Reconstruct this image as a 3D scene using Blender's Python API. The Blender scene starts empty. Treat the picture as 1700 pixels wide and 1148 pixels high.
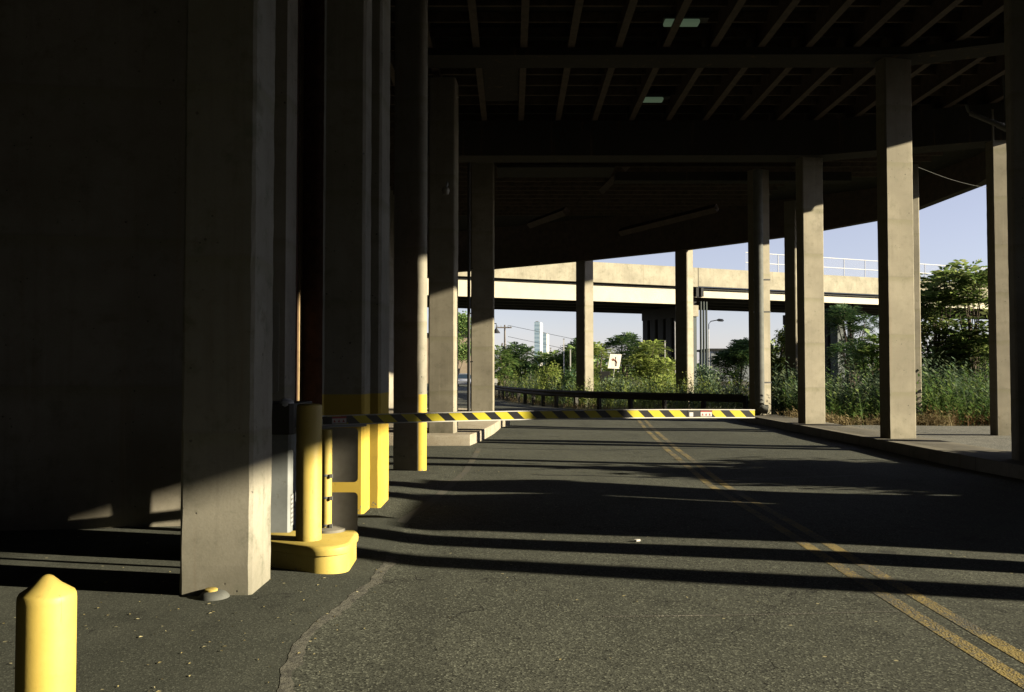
import bpy, math, random
from mathutils import Vector, Matrix
R = math.radians
rnd = random.Random(7)
sc = bpy.context.scene
COL = sc.collection

# ------------------------------------------------------------------ camera
CH, F, W, H, PITCH = 1.6, 1450.0, 1700.0, 1148.0, R(1.74)
cam = bpy.data.cameras.new("camera"); cam.sensor_width = 36; cam.lens = F / W * 36
cam.clip_end = 6000; cam.clip_start = 0.05
camo = bpy.data.objects.new("camera", cam); COL.objects.link(camo)
camo.location = (0, 0, CH); camo.rotation_euler = (R(90) + PITCH, 0, 0)
sc.camera = camo

def ray(x, y):
    dx, dy = (x - W / 2) / F, (H / 2 - y) / F
    return dx, math.cos(PITCH) - dy * math.sin(PITCH), math.sin(PITCH) + dy * math.cos(PITCH)
def G(x, y, z=0.0):
    a, b, c = ray(x, y); t = (z - CH) / c
    return (a * t, b * t, z)
def D(x, y, Y):
    a, b, c = ray(x, y); t = Y / b
    return (a * t, Y, CH + c * t)

# ------------------------------------------------------------------ mesh helpers
class MB:
    def __init__(s): s.v = []; s.f = []; s.sm = False
    def face(s, pts):
        n = len(s.v); s.v += [tuple(p) for p in pts]; s.f.append(tuple(range(n, n + len(pts))))
    def prism(s, poly, z0, z1, cap=True, rings=None, jit=0.0, r=None):
        # poly counter-clockwise seen from above
        zs = rings or [z0, z1]; k = len(poly); n = len(s.v)
        for i, z in enumerate(zs):
            for (x, y) in poly:
                j = (r.gauss(0, jit), r.gauss(0, jit)) if jit and 0 < i < len(zs) - 1 else (0, 0)
                s.v.append((x + j[0], y + j[1], z))
        for i in range(len(zs) - 1):
            for a in range(k):
                b = (a + 1) % k
                s.f.append((n + i * k + a, n + i * k + b, n + (i + 1) * k + b, n + (i + 1) * k + a))
        if cap:
            s.f.append(tuple(n + i for i in reversed(range(k))))
            m = n + (len(zs) - 1) * k
            s.f.append(tuple(m + i for i in range(k)))
        return s
    def box(s, x0, x1, y0, y1, z0, z1):
        return s.prism([(x0, y0), (x1, y0), (x1, y1), (x0, y1)], z0, z1)
    def obox(s, p, q, wid, z0, z1):       # box along the line p-q
        d = Vector((q[0] - p[0], q[1] - p[1])); d.normalize(); nx, ny = -d.y * wid / 2, d.x * wid / 2
        return s.prism([(p[0] - nx, p[1] - ny), (q[0] - nx, q[1] - ny), (q[0] + nx, q[1] + ny), (p[0] + nx, p[1] + ny)], z0, z1)
    def tube(s, pts, rad, k=8, caps=True):
        pts = [Vector(p) for p in pts]; n = len(s.v)
        rads = rad if isinstance(rad, (list, tuple)) else [rad] * len(pts)
        for i, p in enumerate(pts):
            t = (pts[min(i + 1, len(pts) - 1)] - pts[max(i - 1, 0)]).normalized()
            u = t.cross(Vector((0, 0, 1)))
            if u.length < 0.05: u = t.cross(Vector((0, 1, 0)))
            u.normalize(); w = u.cross(t)
            for a in range(k):
                an = 2 * math.pi * a / k
                s.v.append(tuple(p + (u * math.cos(an) + w * math.sin(an)) * rads[i]))
        for i in range(len(pts) - 1):
            for a in range(k):
                b = (a + 1) % k
                s.f.append((n + i * k + b, n + i * k + a, n + (i + 1) * k + a, n + (i + 1) * k + b))
        if caps:
            s.f.append(tuple(n + a for a in range(k)))
            m = n + (len(pts) - 1) * k
            s.f.append(tuple(m + a for a in reversed(range(k))))
        return s
    def lathe(s, c, prof, k=32):
        n = len(s.v)
        for (r, z) in prof:
            for a in range(k):
                an = 2 * math.pi * a / k
                s.v.append((c[0] + r * math.cos(an), c[1] + r * math.sin(an), c[2] + z))
        for i in range(len(prof) - 1):
            for a in range(k):
                b = (a + 1) % k
                s.f.append((n + i * k + a, n + i * k + b, n + (i + 1) * k + b, n + (i + 1) * k + a))
        s.f.append(tuple(n + a for a in reversed(range(k))))
        m = n + (len(prof) - 1) * k
        s.f.append(tuple(m + a for a in range(k)))
        return s

def obj(name, mb, mat, parent=None, smooth=False, bevel=0, **props):
    me = bpy.data.meshes.new(name)
    off = parent_world(parent) if parent else Vector((0, 0, 0))
    me.from_pydata([(x - off.x, y - off.y, z - off.z) for (x, y, z) in mb.v], [], mb.f)
    me.update()
    if smooth:
        me.polygons.foreach_set("use_smooth", [True] * len(me.polygons))
        try: me.set_sharp_from_angle(angle=R(38))
        except Exception: pass
    o = bpy.data.objects.new(name, me); COL.objects.link(o)
    if mat: me.materials.append(mat)
    if parent: o.parent = parent
    if bevel:
        b = o.modifiers.new("bevel", 'BEVEL'); b.width = bevel; b.segments = 2; b.limit_method = 'ANGLE'; b.angle_limit = R(40)
    for k, v in props.items(): o[k] = v
    return o
def parent_world(o):
    v = Vector(o.location)
    while o.parent:
        o = o.parent; v += Vector(o.location)
    return v
def thing(name, label, cat, loc=(0, 0, 0), group=None):
    o = bpy.data.objects.new(name, None); COL.objects.link(o); o.location = loc
    o.empty_display_size = 0.2
    o["label"] = label; o["category"] = cat
    if group: o["group"] = group
    return o
def tag(o, label, cat, group=None):
    o["label"] = label; o["category"] = cat
    if group: o["group"] = group
    return o

def rrect(cx, cy, wx, wy, ch, rot=0.0, seg=1):
    pts = []
    for (sx, sy, a0) in ((1, -1, -90), (1, 1, 0), (-1, 1, 90), (-1, -1, 180)):
        ox, oy = sx * (wx / 2 - ch), sy * (wy / 2 - ch)
        for i in range(seg + 1):
            a = R(a0 + 90 * i / seg); pts.append((ox + ch * math.cos(a), oy + ch * math.sin(a)))
    c, s_ = math.cos(rot), math.sin(rot)
    return [(cx + x * c - y * s_, cy + x * s_ + y * c) for x, y in pts]

# ------------------------------------------------------------------ material helpers
class NT:
    def __init__(s, name):
        s.m = bpy.data.materials.new(name); s.m.use_nodes = True
        s.t = s.m.node_tree; s.n = s.t.nodes; s.l = s.t.links
        s.b = s.n["Principled BSDF"]; s.out = s.n["Material Output"]
        s.b.inputs["Roughness"].default_value = 0.85
    def node(s, typ, **kw):
        nd = s.n.new(typ)
        for k, v in kw.items(): setattr(nd, k, v)
        return nd
    def link(s, a, b): s.l.new(a, b)
    def pos(s):
        if not hasattr(s, "_p"): s._p = s.node("ShaderNodeNewGeometry")
        return s._p.outputs["Position"]
    def val(s, x, sock):
        if hasattr(x, "links") or hasattr(x, "is_output"): s.link(x, sock)
        else: sock.default_value = x
    def math(s, op, a, b=0.0, c=0.0, clamp=False):
        nd = s.node("ShaderNodeMath", operation=op); nd.use_clamp = clamp
        s.val(a, nd.inputs[0]); s.val(b, nd.inputs[1]); s.val(c, nd.inputs[2]); return nd.outputs[0]
    def sep(s):
        if not hasattr(s, "_s"):
            s._s = s.node("ShaderNodeSeparateXYZ"); s.link(s.pos(), s._s.inputs[0])
        return s._s.outputs
    def scaled(s, v):
        nd = s.node("ShaderNodeVectorMath", operation='MULTIPLY'); s.link(s.pos(), nd.inputs[0]); nd.inputs[1].default_value = v
        return nd.outputs[0]
    def noise(s, scale, detail=4, rough=0.6, vec=None):
        nd = s.node("ShaderNodeTexNoise"); nd.inputs["Scale"].default_value = scale
        nd.inputs["Detail"].default_value = detail; nd.inputs["Roughness"].default_value = rough
        s.link(vec or s.pos(), nd.inputs["Vector"]); return nd.outputs["Fac"]
    def voro(s, scale, out="Distance", vec=None):
        nd = s.node("ShaderNodeTexVoronoi"); nd.inputs["Scale"].default_value = scale
        s.link(vec or s.pos(), nd.inputs["Vector"]); return nd.outputs[out]
    def step(s, x, a, b, lo=0.0, hi=1.0):
        nd = s.node("ShaderNodeMapRange", interpolation_type='SMOOTHSTEP')
        s.link(x, nd.inputs[0]); nd.inputs[1].default_value = a; nd.inputs[2].default_value = b
        nd.inputs[3].default_value = lo; nd.inputs[4].default_value = hi; return nd.outputs[0]
    def mix(s, f, a, b, mode='MIX'):
        nd = s.node("ShaderNodeMix", data_type='RGBA', blend_type=mode)
        s.val(f, nd.inputs[0])
        for x, i in ((a, 6), (b, 7)):
            if isinstance(x, (tuple, list)): nd.inputs[i].default_value = (*x[:3], 1)
            else: s.link(x, nd.inputs[i])
        return nd.outputs[2]
    def base(s, c):
        if isinstance(c, (tuple, list)): s.b.inputs["Base Color"].default_value = (*c[:3], 1)
        else: s.link(c, s.b.inputs["Base Color"])
    def rough(s, x): s.val(x, s.b.inputs["Roughness"])
    def bump(s, h, strength=0.3, dist=0.01):
        nd = s.node("ShaderNodeBump"); nd.inputs["Strength"].default_value = strength; nd.inputs["Distance"].default_value = dist
        s.link(h, nd.inputs["Height"]); s.link(nd.outputs[0], s.b.inputs["Normal"])
    def spec(s, v): s.b.inputs["Specular IOR Level"].default_value = v

def m_concrete(name, col=(0.36, 0.33, 0.26), stain=0.6, yellow=None, lift=1.22, dirt=True, xmin=None, joint=None):
    t = NT(name)
    big = t.noise(0.9, 5); mid = t.noise(5.0, 6, 0.65); fine = t.noise(70, 3, 0.6)
    streak = t.noise(1.0, 5, 0.6, t.scaled((9, 9, 0.5)))
    c = t.mix(t.step(big, 0.3, 0.72), tuple(k * 0.78 for k in col), tuple(k * 1.12 for k in col))
    c = t.mix(t.math('MULTIPLY', t.step(streak, 0.5, 0.75), 0.35 * stain), c, tuple(k * 0.5 for k in col))
    c = t.mix(t.math('MULTIPLY', t.step(mid, 0.52, 0.72), 0.6 * stain), c, (col[0] * 0.5, col[1] * 0.56, col[2] * 0.52))
    c = t.mix(t.math('MULTIPLY', t.step(fine, 0.35, 0.7), 0.22), c, tuple(k * 0.6 for k in col))
    rs = t.noise(1.0, 4, 0.55, t.scaled((5, 5, 0.22)))
    c = t.mix(t.math('MULTIPLY', t.step(rs, 0.6, 0.72), 0.28 * stain), c, (0.22, 0.13, 0.06))
    wl = t.noise(1.0, 5, 0.6, t.scaled((16, 16, 0.35)))
    c = t.mix(t.math('MULTIPLY', t.step(wl, 0.58, 0.75), 0.25), c, tuple(min(1, k * 1.35) for k in col))
    z = t.sep()[2]
    if lift:
        zz = t.math('ADD', t.math('DIVIDE', z, lift), t.math('MULTIPLY', mid, 0.06))
        fr = t.math('FRACT', zz)
        seam = t.math('MULTIPLY', t.step(fr, 0.0, 0.03, 1, 0), t.step(big, 0.35, 0.55))
        below = t.step(fr, 0.86, 1.0)
        c = t.mix(t.math('MULTIPLY', seam, 0.35), c, tuple(k * 0.45 for k in col))
        c = t.mix(t.math('MULTIPLY', below, 0.42), c, (col[0] * 0.62, col[1] * 0.66, col[2] * 0.5))
    if dirt:   # splash grime near the foot, with its own ragged outline
        d = t.step(t.math('ADD', z, t.math('MULTIPLY', mid, -0.9)), -0.45, 0.15, 1, 0)
        c = t.mix(t.math('MULTIPLY', d, 0.5), c, (col[0] * 0.45, col[1] * 0.46, col[2] * 0.42))
    pit = t.voro(11.0); pit2 = t.voro(6.5); pit3 = t.noise(2.2, 7, 0.72)
    c = t.mix(t.math('MULTIPLY', t.step(pit3, 0.54, 0.68), 0.5 * stain), c, (col[0] * 0.38, col[1] * 0.4, col[2] * 0.36))
    gate = t.step(mid, 0.5, 0.56)
    holes = t.math('MULTIPLY', t.step(pit, 0.05, 0.11, 1, 0), gate)
    holes = t.math('MAXIMUM', holes, t.math('MULTIPLY', t.step(pit2, 0.05, 0.10, 1, 0), t.step(mid, 0.5, 0.54)))
    c = t.mix(t.math('MULTIPLY', holes, 0.85), c, (0.05, 0.045, 0.04))
    if yellow:
        edge = t.math('ADD', z, t.math('MULTIPLY', t.math('SUBTRACT', fine, 0.5), 0.012))
        ym = t.step(edge, yellow - 0.006, yellow + 0.006, 1, 0)
        chip = t.step(t.math('ADD', t.noise(16, 6, 0.7), t.math('MULTIPLY', z, 0.35)), 0.40, 0.44)
        ym = t.math('MULTIPLY', ym, chip)
        if xmin is not None: ym = t.math('MULTIPLY', ym, t.step(t.sep()[0], xmin - .01, xmin + .01))
        yc = t.mix(t.step(big, 0.3, 0.7), (0.58, 0.40, 0.06), (0.66, 0.47, 0.085))
        yc = t.mix(t.math('MULTIPLY', t.step(mid, 0.55, 0.75), 0.3), yc, (0.34, 0.23, 0.05))
        c = t.mix(ym, c, yc)
    if joint:
        fj = t.math('FRACT', t.math('DIVIDE', t.sep()[1], joint)); c = t.mix(t.math('MULTIPLY', t.step(fj, .0, .012, 1, 0), .8), c, (.04, .04, .035))
    t.base(c); t.rough(0.9); t.spec(0.25)
    hgt = t.math('ADD', t.math('MULTIPLY', fine, 0.5), t.math('ADD', t.math('MULTIPLY', mid, 0.8), t.math('MULTIPLY', holes, -1.2)))
    t.bump(hgt, 0.25, 0.005)
    return t.m

def m_asphalt(name, lo, hi, grain=75, coarse=1.0):
    t = NT(name)
    big = t.noise(0.35, 5); mid = t.noise(2.3, 6, 0.65)
    agg = t.node("ShaderNodeTexVoronoi"); agg.inputs["Scale"].default_value = grain; t.link(t.pos(), agg.inputs["Vector"])
    sp = t.node("ShaderNodeSeparateColor"); t.link(agg.outputs["Color"], sp.inputs[0])
    fine = t.noise(160, 3, 0.7); med = t.noise(28, 4, 0.75)
    c = t.mix(t.step(big, 0.3, 0.7), lo, hi)
    c = t.mix(t.math('MULTIPLY', t.step(mid, 0.48, 0.72), 0.6), c, tuple(k * 0.5 for k in lo))
    c = t.mix(t.math('MULTIPLY', t.step(sp.outputs[0], 0.7, 1.0), 0.75 * coarse), c, tuple(min(1, k * 2.6) for k in hi))
    c = t.mix(t.math('MULTIPLY', t.step(sp.outputs[1], 0.55, 1.0), 0.85 * coarse), c, tuple(k * 0.16 for k in lo))
    c = t.mix(t.math('MULTIPLY', t.step(med, 0.5, 0.75), 0.4 * coarse), c, tuple(k * 0.4 for k in lo))
    # oil spots, worn wheel paths and pale flecks
    wheel = t.noise(1.0, 4, 0.6, t.scaled((1.6, 0.12, 1)))
    c = t.mix(t.math('MULTIPLY', t.step(wheel, 0.5, 0.7), 0.35), c, tuple(k * 0.6 for k in lo))
    oil = t.step(t.voro(0.8), 0.02, 0.10, 1, 0)
    c = t.mix(t.math('MULTIPLY', oil, 0.6), c, (0.02, 0.02, 0.018))
    fl = t.node("ShaderNodeTexVoronoi"); fl.inputs["Scale"].default_value = 5.5; t.link(t.pos(), fl.inputs["Vector"])
    sp2 = t.node("ShaderNodeSeparateColor"); t.link(fl.outputs["Color"], sp2.inputs[0])
    fleck = t.math('MULTIPLY', t.step(fl.outputs["Distance"], 0.05, 0.075, 1, 0), t.step(sp2.outputs[0], 0.5, 0.52))
    c = t.mix(fleck, c, (0.42, 0.38, 0.22))
    crk = t.node("ShaderNodeTexVoronoi", feature='DISTANCE_TO_EDGE'); crk.inputs["Scale"].default_value = 0.42
    wv = t.node("ShaderNodeVectorMath", operation='ADD')
    nz = t.node("ShaderNodeTexNoise"); nz.inputs["Scale"].default_value = 2.4; nz.inputs["Detail"].default_value = 5; t.link(t.pos(), nz.inputs["Vector"])
    t.link(t.pos(), wv.inputs[0]); t.link(nz.outputs["Color"], wv.inputs[1]); t.link(wv.outputs[0], crk.inputs["Vector"])
    crack = t.math('MULTIPLY', t.step(crk.outputs["Distance"], 0.002, 0.006, 1, 0), t.step(mid, 0.42, 0.55))
    c = t.mix(t.math('MULTIPLY', crack, 0.7), c, (0.015, 0.015, 0.013))
    t.base(c); t.rough(0.88); t.spec(0.3)
    hgt = t.math('ADD', t.math('MULTIPLY', agg.outputs["Distance"], 1.0), t.math('ADD', t.math('MULTIPLY', med, 1.5), t.math('MULTIPLY', crack, -2.0)))
    t.bump(hgt, 0.22 * coarse, 0.006)
    return t.m

def m_plain(name, col, rough=0.6, metal=0.0, var=0.25, scale=8, bump=0.0, dirt=None):
    t = NT(name)
    n = t.noise(scale, 6, 0.65)
    c = t.mix(t.step(n, 0.3, 0.75), tuple(min(1, k * (1 + var * 0.4)) for k in col), tuple(k * (1 - var) for k in col))
    if dirt:
        f = t.noise(scale * 2.7, 6, 0.7)
        c = t.mix(t.math('MULTIPLY', t.step(f, 0.58, 0.68), 0.7), c, dirt)
    t.base(c); t.rough(rough); t.b.inputs["Metallic"].default_value = metal
    if bump: t.bump(t.noise(scale * 6, 4), bump, 0.005)
    return t.m

def m_leaf(name, a, b, c3, trans=0.35):
    t = NT(name)
    g = t.node("ShaderNodeNewGeometry")
    rp = t.node("ShaderNodeValToRGB"); t.link(g.outputs["Random Per Island"], rp.inputs[0])
    e = rp.color_ramp.elements
    e[0].color = (*a, 1); e[1].color = (*c3, 1); e[0].position = 0.05; e[1].position = 0.95
    m = e.new(0.55); m.color = (*b, 1)
    cl = t.step(t.noise(0.8, 3), 0.3, 0.7, 0.75, 1.25)
    mul = t.node("ShaderNodeVectorMath", operation='SCALE'); t.link(rp.outputs[0], mul.inputs[0]); t.link(cl, mul.inputs["Scale"])
    t.link(mul.outputs[0], t.b.inputs["Base Color"]); t.rough(0.6); t.spec(0.25)
    tr = t.node("ShaderNodeBsdfTranslucent"); t.link(mul.outputs[0], tr.inputs[0])
    mx = t.node("ShaderNodeMixShader"); mx.inputs[0].default_value = trans
    t.link(t.b.outputs[0], mx.inputs[1]); t.link(tr.outputs[0], mx.inputs[2]); t.link(mx.outputs[0], t.out.inputs[0])
    return t.m

CON = (0.37, 0.335, 0.255)
M = {}
M['con'] = m_concrete('concrete_pale', CON)
M['con_near'] = m_concrete('concrete_weathered', (0.37, 0.345, 0.275), 1.5)
M['con_y'] = m_concrete('concrete_with_yellow_paint', (0.34, 0.315, 0.25), 0.7, yellow=1.36)
M['con_y2'] = m_concrete('concrete_yellow_on_lit_edge', (0.34, 0.315, 0.25), 0.7, yellow=1.25, xmin=-1.50)  # yellow only on the lit edge; the front's shade is put into the colour
M['deck'] = m_concrete('shade_dark_concrete', (0.02, 0.018, 0.015), 0.8, lift=0, dirt=False)  # colour cut to near black to paint in the underside's deep shade
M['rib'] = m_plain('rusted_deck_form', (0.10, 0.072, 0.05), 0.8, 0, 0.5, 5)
M['steel_dark'] = m_plain('rusty_brown_steel', (0.065, 0.046, 0.034), 0.75, 0, 0.5, 4, 0.2)
M['wall'] = m_concrete('retaining_concrete', (0.37, 0.335, 0.265), 0.8, lift=1.5)
M['kerb'] = m_concrete('kerb_concrete', (0.27, 0.25, 0.20), 0.9, lift=0, dirt=False, joint=2.4)
M['far_con'] = m_concrete('tan_parapet_concrete', (0.44, 0.40, 0.29), 0.8, lift=0, dirt=False)
M['cream'] = m_plain('cream_girder_paint', (0.62, 0.56, 0.40), 0.6, 0, 0.12, 0.8)
M['under'] = m_plain('shade_dark_steel', (0.016, 0.017, 0.015), 0.8, 0, 0.4, 1.2)  # near-black colour carries the shade beneath the far bridge
M['green_steel'] = m_plain('dark_green_steel', (0.02, 0.036, 0.03), 0.6, 0, 0.4, 2)
M['asphalt'] = m_asphalt('coarse_asphalt', (0.066, 0.071, 0.055), (0.098, 0.103, 0.080), 95)
M['asphalt_old'] = m_asphalt('smooth_dark_asphalt', (0.050, 0.055, 0.043), (0.079, 0.083, 0.065), 130, 0.6)
M['asphalt_side'] = m_asphalt('grey_worn_asphalt', (0.17, 0.17, 0.15), (0.23, 0.225, 0.19), 60, 0.8)

def m_yellow(name, chip=True):
    t = NT(name); big = t.noise(3, 5); f = t.noise(18, 7, 0.7)
    c = t.mix(t.step(big, 0.3, 0.7), (0.62, 0.46, 0.10), (0.70, 0.55, 0.15))
    c = t.mix(t.math('MULTIPLY', t.step(f, 0.56, 0.72), 0.3), c, (0.36, 0.24, 0.05))
    sc_ = t.noise(1.0, 6, 0.7, t.scaled((26, 26, 5)))
    c = t.mix(t.math('MULTIPLY', t.step(sc_, 0.62, 0.68), 0.55), c, (0.16, 0.12, 0.05))
    if chip:
        z = t.sep()[2]
        ch = t.step(t.math('ADD', f, t.math('MULTIPLY', z, -0.9)), 0.555, 0.58)
        c = t.mix(ch, c, t.mix(t.step(t.noise(30, 4), 0.45, 0.55), (0.06, 0.055, 0.05), (0.42, 0.38, 0.33)))
    t.base(c); t.rough(0.5); t.bump(f, 0.2, 0.004)
    return t.m
M['yellow'] = m_yellow('yellow_bollard_paint', False)
M['yellow_chip'] = m_yellow('yellow_chipped_paint', True)
M['galv'] = m_plain('galvanised_steel', (0.42, 0.42, 0.40), 0.45, 0.6, 0.3, 6)
M['rail'] = m_plain('weathered_guardrail_steel', (0.06, 0.057, 0.047), 0.7, 0.1, 0.4, 3, dirt=(0.12, 0.07, 0.04))
M['cab'] = m_plain('grey_cabinet_paint', (0.30, 0.32, 0.31), 0.5, 0, 0.2, 5, dirt=(0.2, 0.2, 0.17))
M['black'] = m_plain('black_paint', (0.02, 0.02, 0.02), 0.6)
M['signback'] = m_plain('bare_aluminium_sign_back', (0.36, 0.34, 0.29), 0.55, 0.2, 0.15, 9)
M['white'] = m_plain('white_paint', (0.78, 0.76, 0.70), 0.5, 0, 0.1, 12)
M['red'] = m_plain('red_reflective_sheet', (0.36, 0.05, 0.035), 0.5, 0, 0.2, 30)
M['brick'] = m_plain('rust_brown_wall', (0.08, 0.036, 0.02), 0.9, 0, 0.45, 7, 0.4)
M['pipe'] = m_plain('grey_drain_pipe', (0.13, 0.135, 0.12), 0.75, 0, 0.3, 4)
M['wood'] = m_plain('weathered_pole_timber', (0.20, 0.17, 0.14), 0.85, 0, 0.3, 4)
M['bark'] = m_plain('grey_brown_bark', (0.14, 0.11, 0.08), 0.9, 0, 0.4, 9, 0.4)
M['tan_wall'] = m_plain('tan_stucco', (0.48, 0.38, 0.25), 0.9, 0, 0.15, 0.6)
M['car'] = m_plain('silver_car_paint', (0.55, 0.57, 0.60), 0.3, 0.5, 0.05, 2)
M['glass'] = m_plain('dark_car_glass', (0.03, 0.05, 0.07), 0.1, 0, 0.1, 2)
M['rubber'] = m_plain('black_rubber', (0.02, 0.02, 0.02), 0.8)

def m_paint_line(name, col, wear=0.5):
    t = NT(name); f = t.noise(38, 7, 0.8); big = t.noise(1.1, 4); agg = t.voro(75)
    c = t.mix(t.step(t.noise(7, 4), 0.3, 0.7), col, tuple(k * 0.7 for k in col))
    k = t.math('ADD', f, t.math('MULTIPLY', big, 0.7))
    k = t.math('ADD', k, t.math('MULTIPLY', agg, 0.25))
    gone = t.step(k, wear + 0.42, wear + 0.52)
    c = t.mix(gone, c, (0.10, 0.098, 0.08))
    t.base(c); t.rough(0.85); t.bump(agg, 0.4, 0.01)
    return t.m
M['line_y'] = m_paint_line('worn_yellow_road_paint', (0.35, 0.265, 0.085), 0.50)
M['line_e'] = m_paint_line('faded_yellow_edge_paint', (0.24, 0.19, 0.085), 0.34)
M['line_w'] = m_paint_line('worn_pale_road_paint', (0.34, 0.32, 0.26), 0.36)

# ------------------------------------------------------------------ world and sun
TAN_E = 0.300
ELEV = math.atan(TAN_E)
SUNAZ = (0.970, -0.243)
w = bpy.data.worlds.new("World"); sc.world = w; w.use_nodes = True
nt = w.node_tree; bg = nt.nodes["Background"]
sky = nt.nodes.new("ShaderNodeTexSky"); sky.sky_type = 'NISHITA'; sky.sun_disc = False
sky.sun_elevation = ELEV; sky.sun_rotation = math.atan2(SUNAZ[0], SUNAZ[1])
sky.air_density = 1.0; sky.dust_density = 0.2; sky.ozone_density = 3.0; sky.altitude = 10
hs = nt.nodes.new("ShaderNodeHueSaturation"); hs.inputs["Saturation"].default_value = 0.5
tint = nt.nodes.new("ShaderNodeMix"); tint.data_type = 'RGBA'; tint.blend_type = 'MULTIPLY'; tint.inputs[0].default_value = 1.0; tint.inputs[7].default_value = (1.02, 0.95, 1.06, 1)
nt.links.new(sky.outputs[0], hs.inputs["Color"]); nt.links.new(hs.outputs[0], tint.inputs[6]); nt.links.new(tint.outputs[2], bg.inputs[0]); bg.inputs[1].default_value = 0.072
sun = bpy.data.lights.new("sun", 'SUN'); sun.energy = 5.0; sun.angle = R(0.53); sun.color = (1.0, 0.885, 0.66)
so = bpy.data.objects.new("sun", sun); COL.objects.link(so)
so.rotation_euler = Vector((-SUNAZ[0] * math.cos(ELEV), -SUNAZ[1] * math.cos(ELEV), -math.sin(ELEV))).to_track_quat('-Z', 'Y').to_euler()
so.location = (40, -10, 30)
vs = sc.view_settings; vs.view_transform = 'Standard'; vs.look = 'None'; vs.gamma = 1; vs.exposure = 1.2
sc.cycles.use_adaptive_sampling = True
sc.cycles.max_bounces = 6; sc.cycles.diffuse_bounces = 1; sc.cycles.sample_clamp_indirect = 0.007

# ------------------------------------------------------------------ ground
def sm(x, a, b):
    t = max(0.0, min(1.0, (x - a) / (b - a))); return t * t * (3 - 2 * t)
def gh(x, y):
    h = 0.055 * sm(-x, 0.75, 1.7) * (1 - sm(y, 12.5, 16)) * sm(y, 1, 6.5)
    h += (0.010 * math.sin(x * 1.1 + y * 0.55) + 0.008 * math.sin(x * 0.63 - y * 0.9 + 1.0)) * (1 - sm(y, 25, 32))
    h += 0.03 * math.exp(-((x - 0.8) / 1.6) ** 2 - ((y - 11.8) / 2.2) ** 2)
    return h
def strip(name, xl, xr, ys, nx, mat, dz=0.0, kind='structure', **pr):
    mb = MB(); 
    for j, y in enumerate(ys):
        a, b = xl(y), xr(y)
        for i in range(nx + 1):
            x = a + (b - a) * i / nx; mb.v.append((x, y, gh(x, y) + dz))
    for j in range(len(ys) - 1):
        for i in range(nx):
            p = j * (nx + 1) + i; mb.f.append((p, p + 1, p + nx + 2, p + nx + 1))
    o = obj(name, mb, mat, smooth=True)
    if kind: o["kind"] = kind
    for k, v in pr.items(): o[k] = v
    return o
def lerp_pts(pts):
    def f(y):
        if y <= pts[0][1]: return pts[0][0]
        for (x0, y0), (x1, y1) in zip(pts, pts[1:]):
            if y <= y1: return x0 + (x1 - x0) * (y - y0) / (y1 - y0)
        return pts[-1][0]
    return f
def frange(a, b, n): return [a + (b - a) * i / n for i in range(n + 1)]

t = NT('verge_soil_and_grass'); n1 = t.noise(0.6, 6); n2 = t.noise(9, 6, 0.7)
c = t.mix(t.step(n1, 0.35, 0.65), (0.075, 0.085, 0.03), (0.17, 0.13, 0.07))
c = t.mix(t.math('MULTIPLY', t.step(n2, 0.4, 0.7), 0.6), c, (0.045, 0.05, 0.022))
t.base(c); t.bump(n2, 0.8, 0.05); M['soil'] = t.m
gm = MB(); gm.face([(-3000, -600, -0.06), (3000, -600, -0.06), (3000, 4500, -0.06), (-3000, 4500, -0.06)])
obj('ground', gm, M['soil'], kind='structure')

RAIL = [(8.75, 33.0), (6.0, 35.6), (3.4, 38.6), (1.7, 42.0), (0.7, 46.0), (-0.6, 53.0), (-1.6, 61.0)]
road_r = lerp_pts([(7.64, -40), (7.64, 29.6), (8.1, 31), (8.0, 32.6), (5.4, 35.0), (2.8, 38.0), (1.1, 41.6), (0.0, 46.0), (-1.2, 53.0), (-2.2, 61), (-2.8, 80), (-2.4, 110), (-1.5, 135)])
ys = frange(-40, 2, 14) + frange(2.25, 16, 56) + frange(16.4, 36, 50) + frange(37, 135, 50)
strip('road', lambda y: -14.0, road_r, ys, 90, M['asphalt'])
# the older, smoother apron beside the columns, ending in a ragged seam
seam = lerp_pts([(-0.9, 1.0), (-1.05, 4.0), (-1.18, 4.7), (-1.22, 5.2), (-1.10, 6.0), (-1.02, 6.6), (-1.05, 7.5), (-1.15, 9.5), (-1.2, 12)])
vnr = [random.Random(i * 13 + 5).uniform(-1, 1) for i in range(400)]
def vn(y):
    o_ = 0
    for f_, a_ in ((2.3, .028), (6.1, .013), (17, .007)):
        q = (y + 10) * f_; i = int(q); u = q - i; u = u * u * (3 - 2 * u); o_ += a_ * (vnr[i % 400] * (1 - u) + vnr[(i + 1) % 400] * u)
    return o_
strip('apron', lambda y: -9.0, lambda y: seam(y) + vn(y), frange(-6, 9.5, 140), 60, M['asphalt_old'], 0.0025)
# crumbled pale seam between the two pavements
t = NT('crumbled_seam'); n1 = t.noise(14, 6, 0.75); n2 = t.noise(60, 4)
c = t.mix(t.step(n1, 0.45, 0.6), (0.15, 0.148, 0.118), (0.07, 0.07, 0.06)); c = t.mix(t.math('MULTIPLY', n2, 0.5), c, (0.08, 0.075, 0.06))
t.base(c); t.bump(n1, 0.9, 0.02); M['seam'] = t.m
def sx(y): return seam(y) + vn(y)
strip('pavement_seam', lambda y: sx(y) - 0.03 + .5 * vn(y * 1.7), lambda y: sx(y) + 0.05 + vn(y * 2.3 + 3), frange(4.0, 7.6, 120), 3, M['seam'], 0.0045)
side_far = 26.4
strip('side_road', lambda y: 8.78, lambda y: 60.0, frange(-40, side_far, 60), 50, M['asphalt_side'], 0.002)

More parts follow.
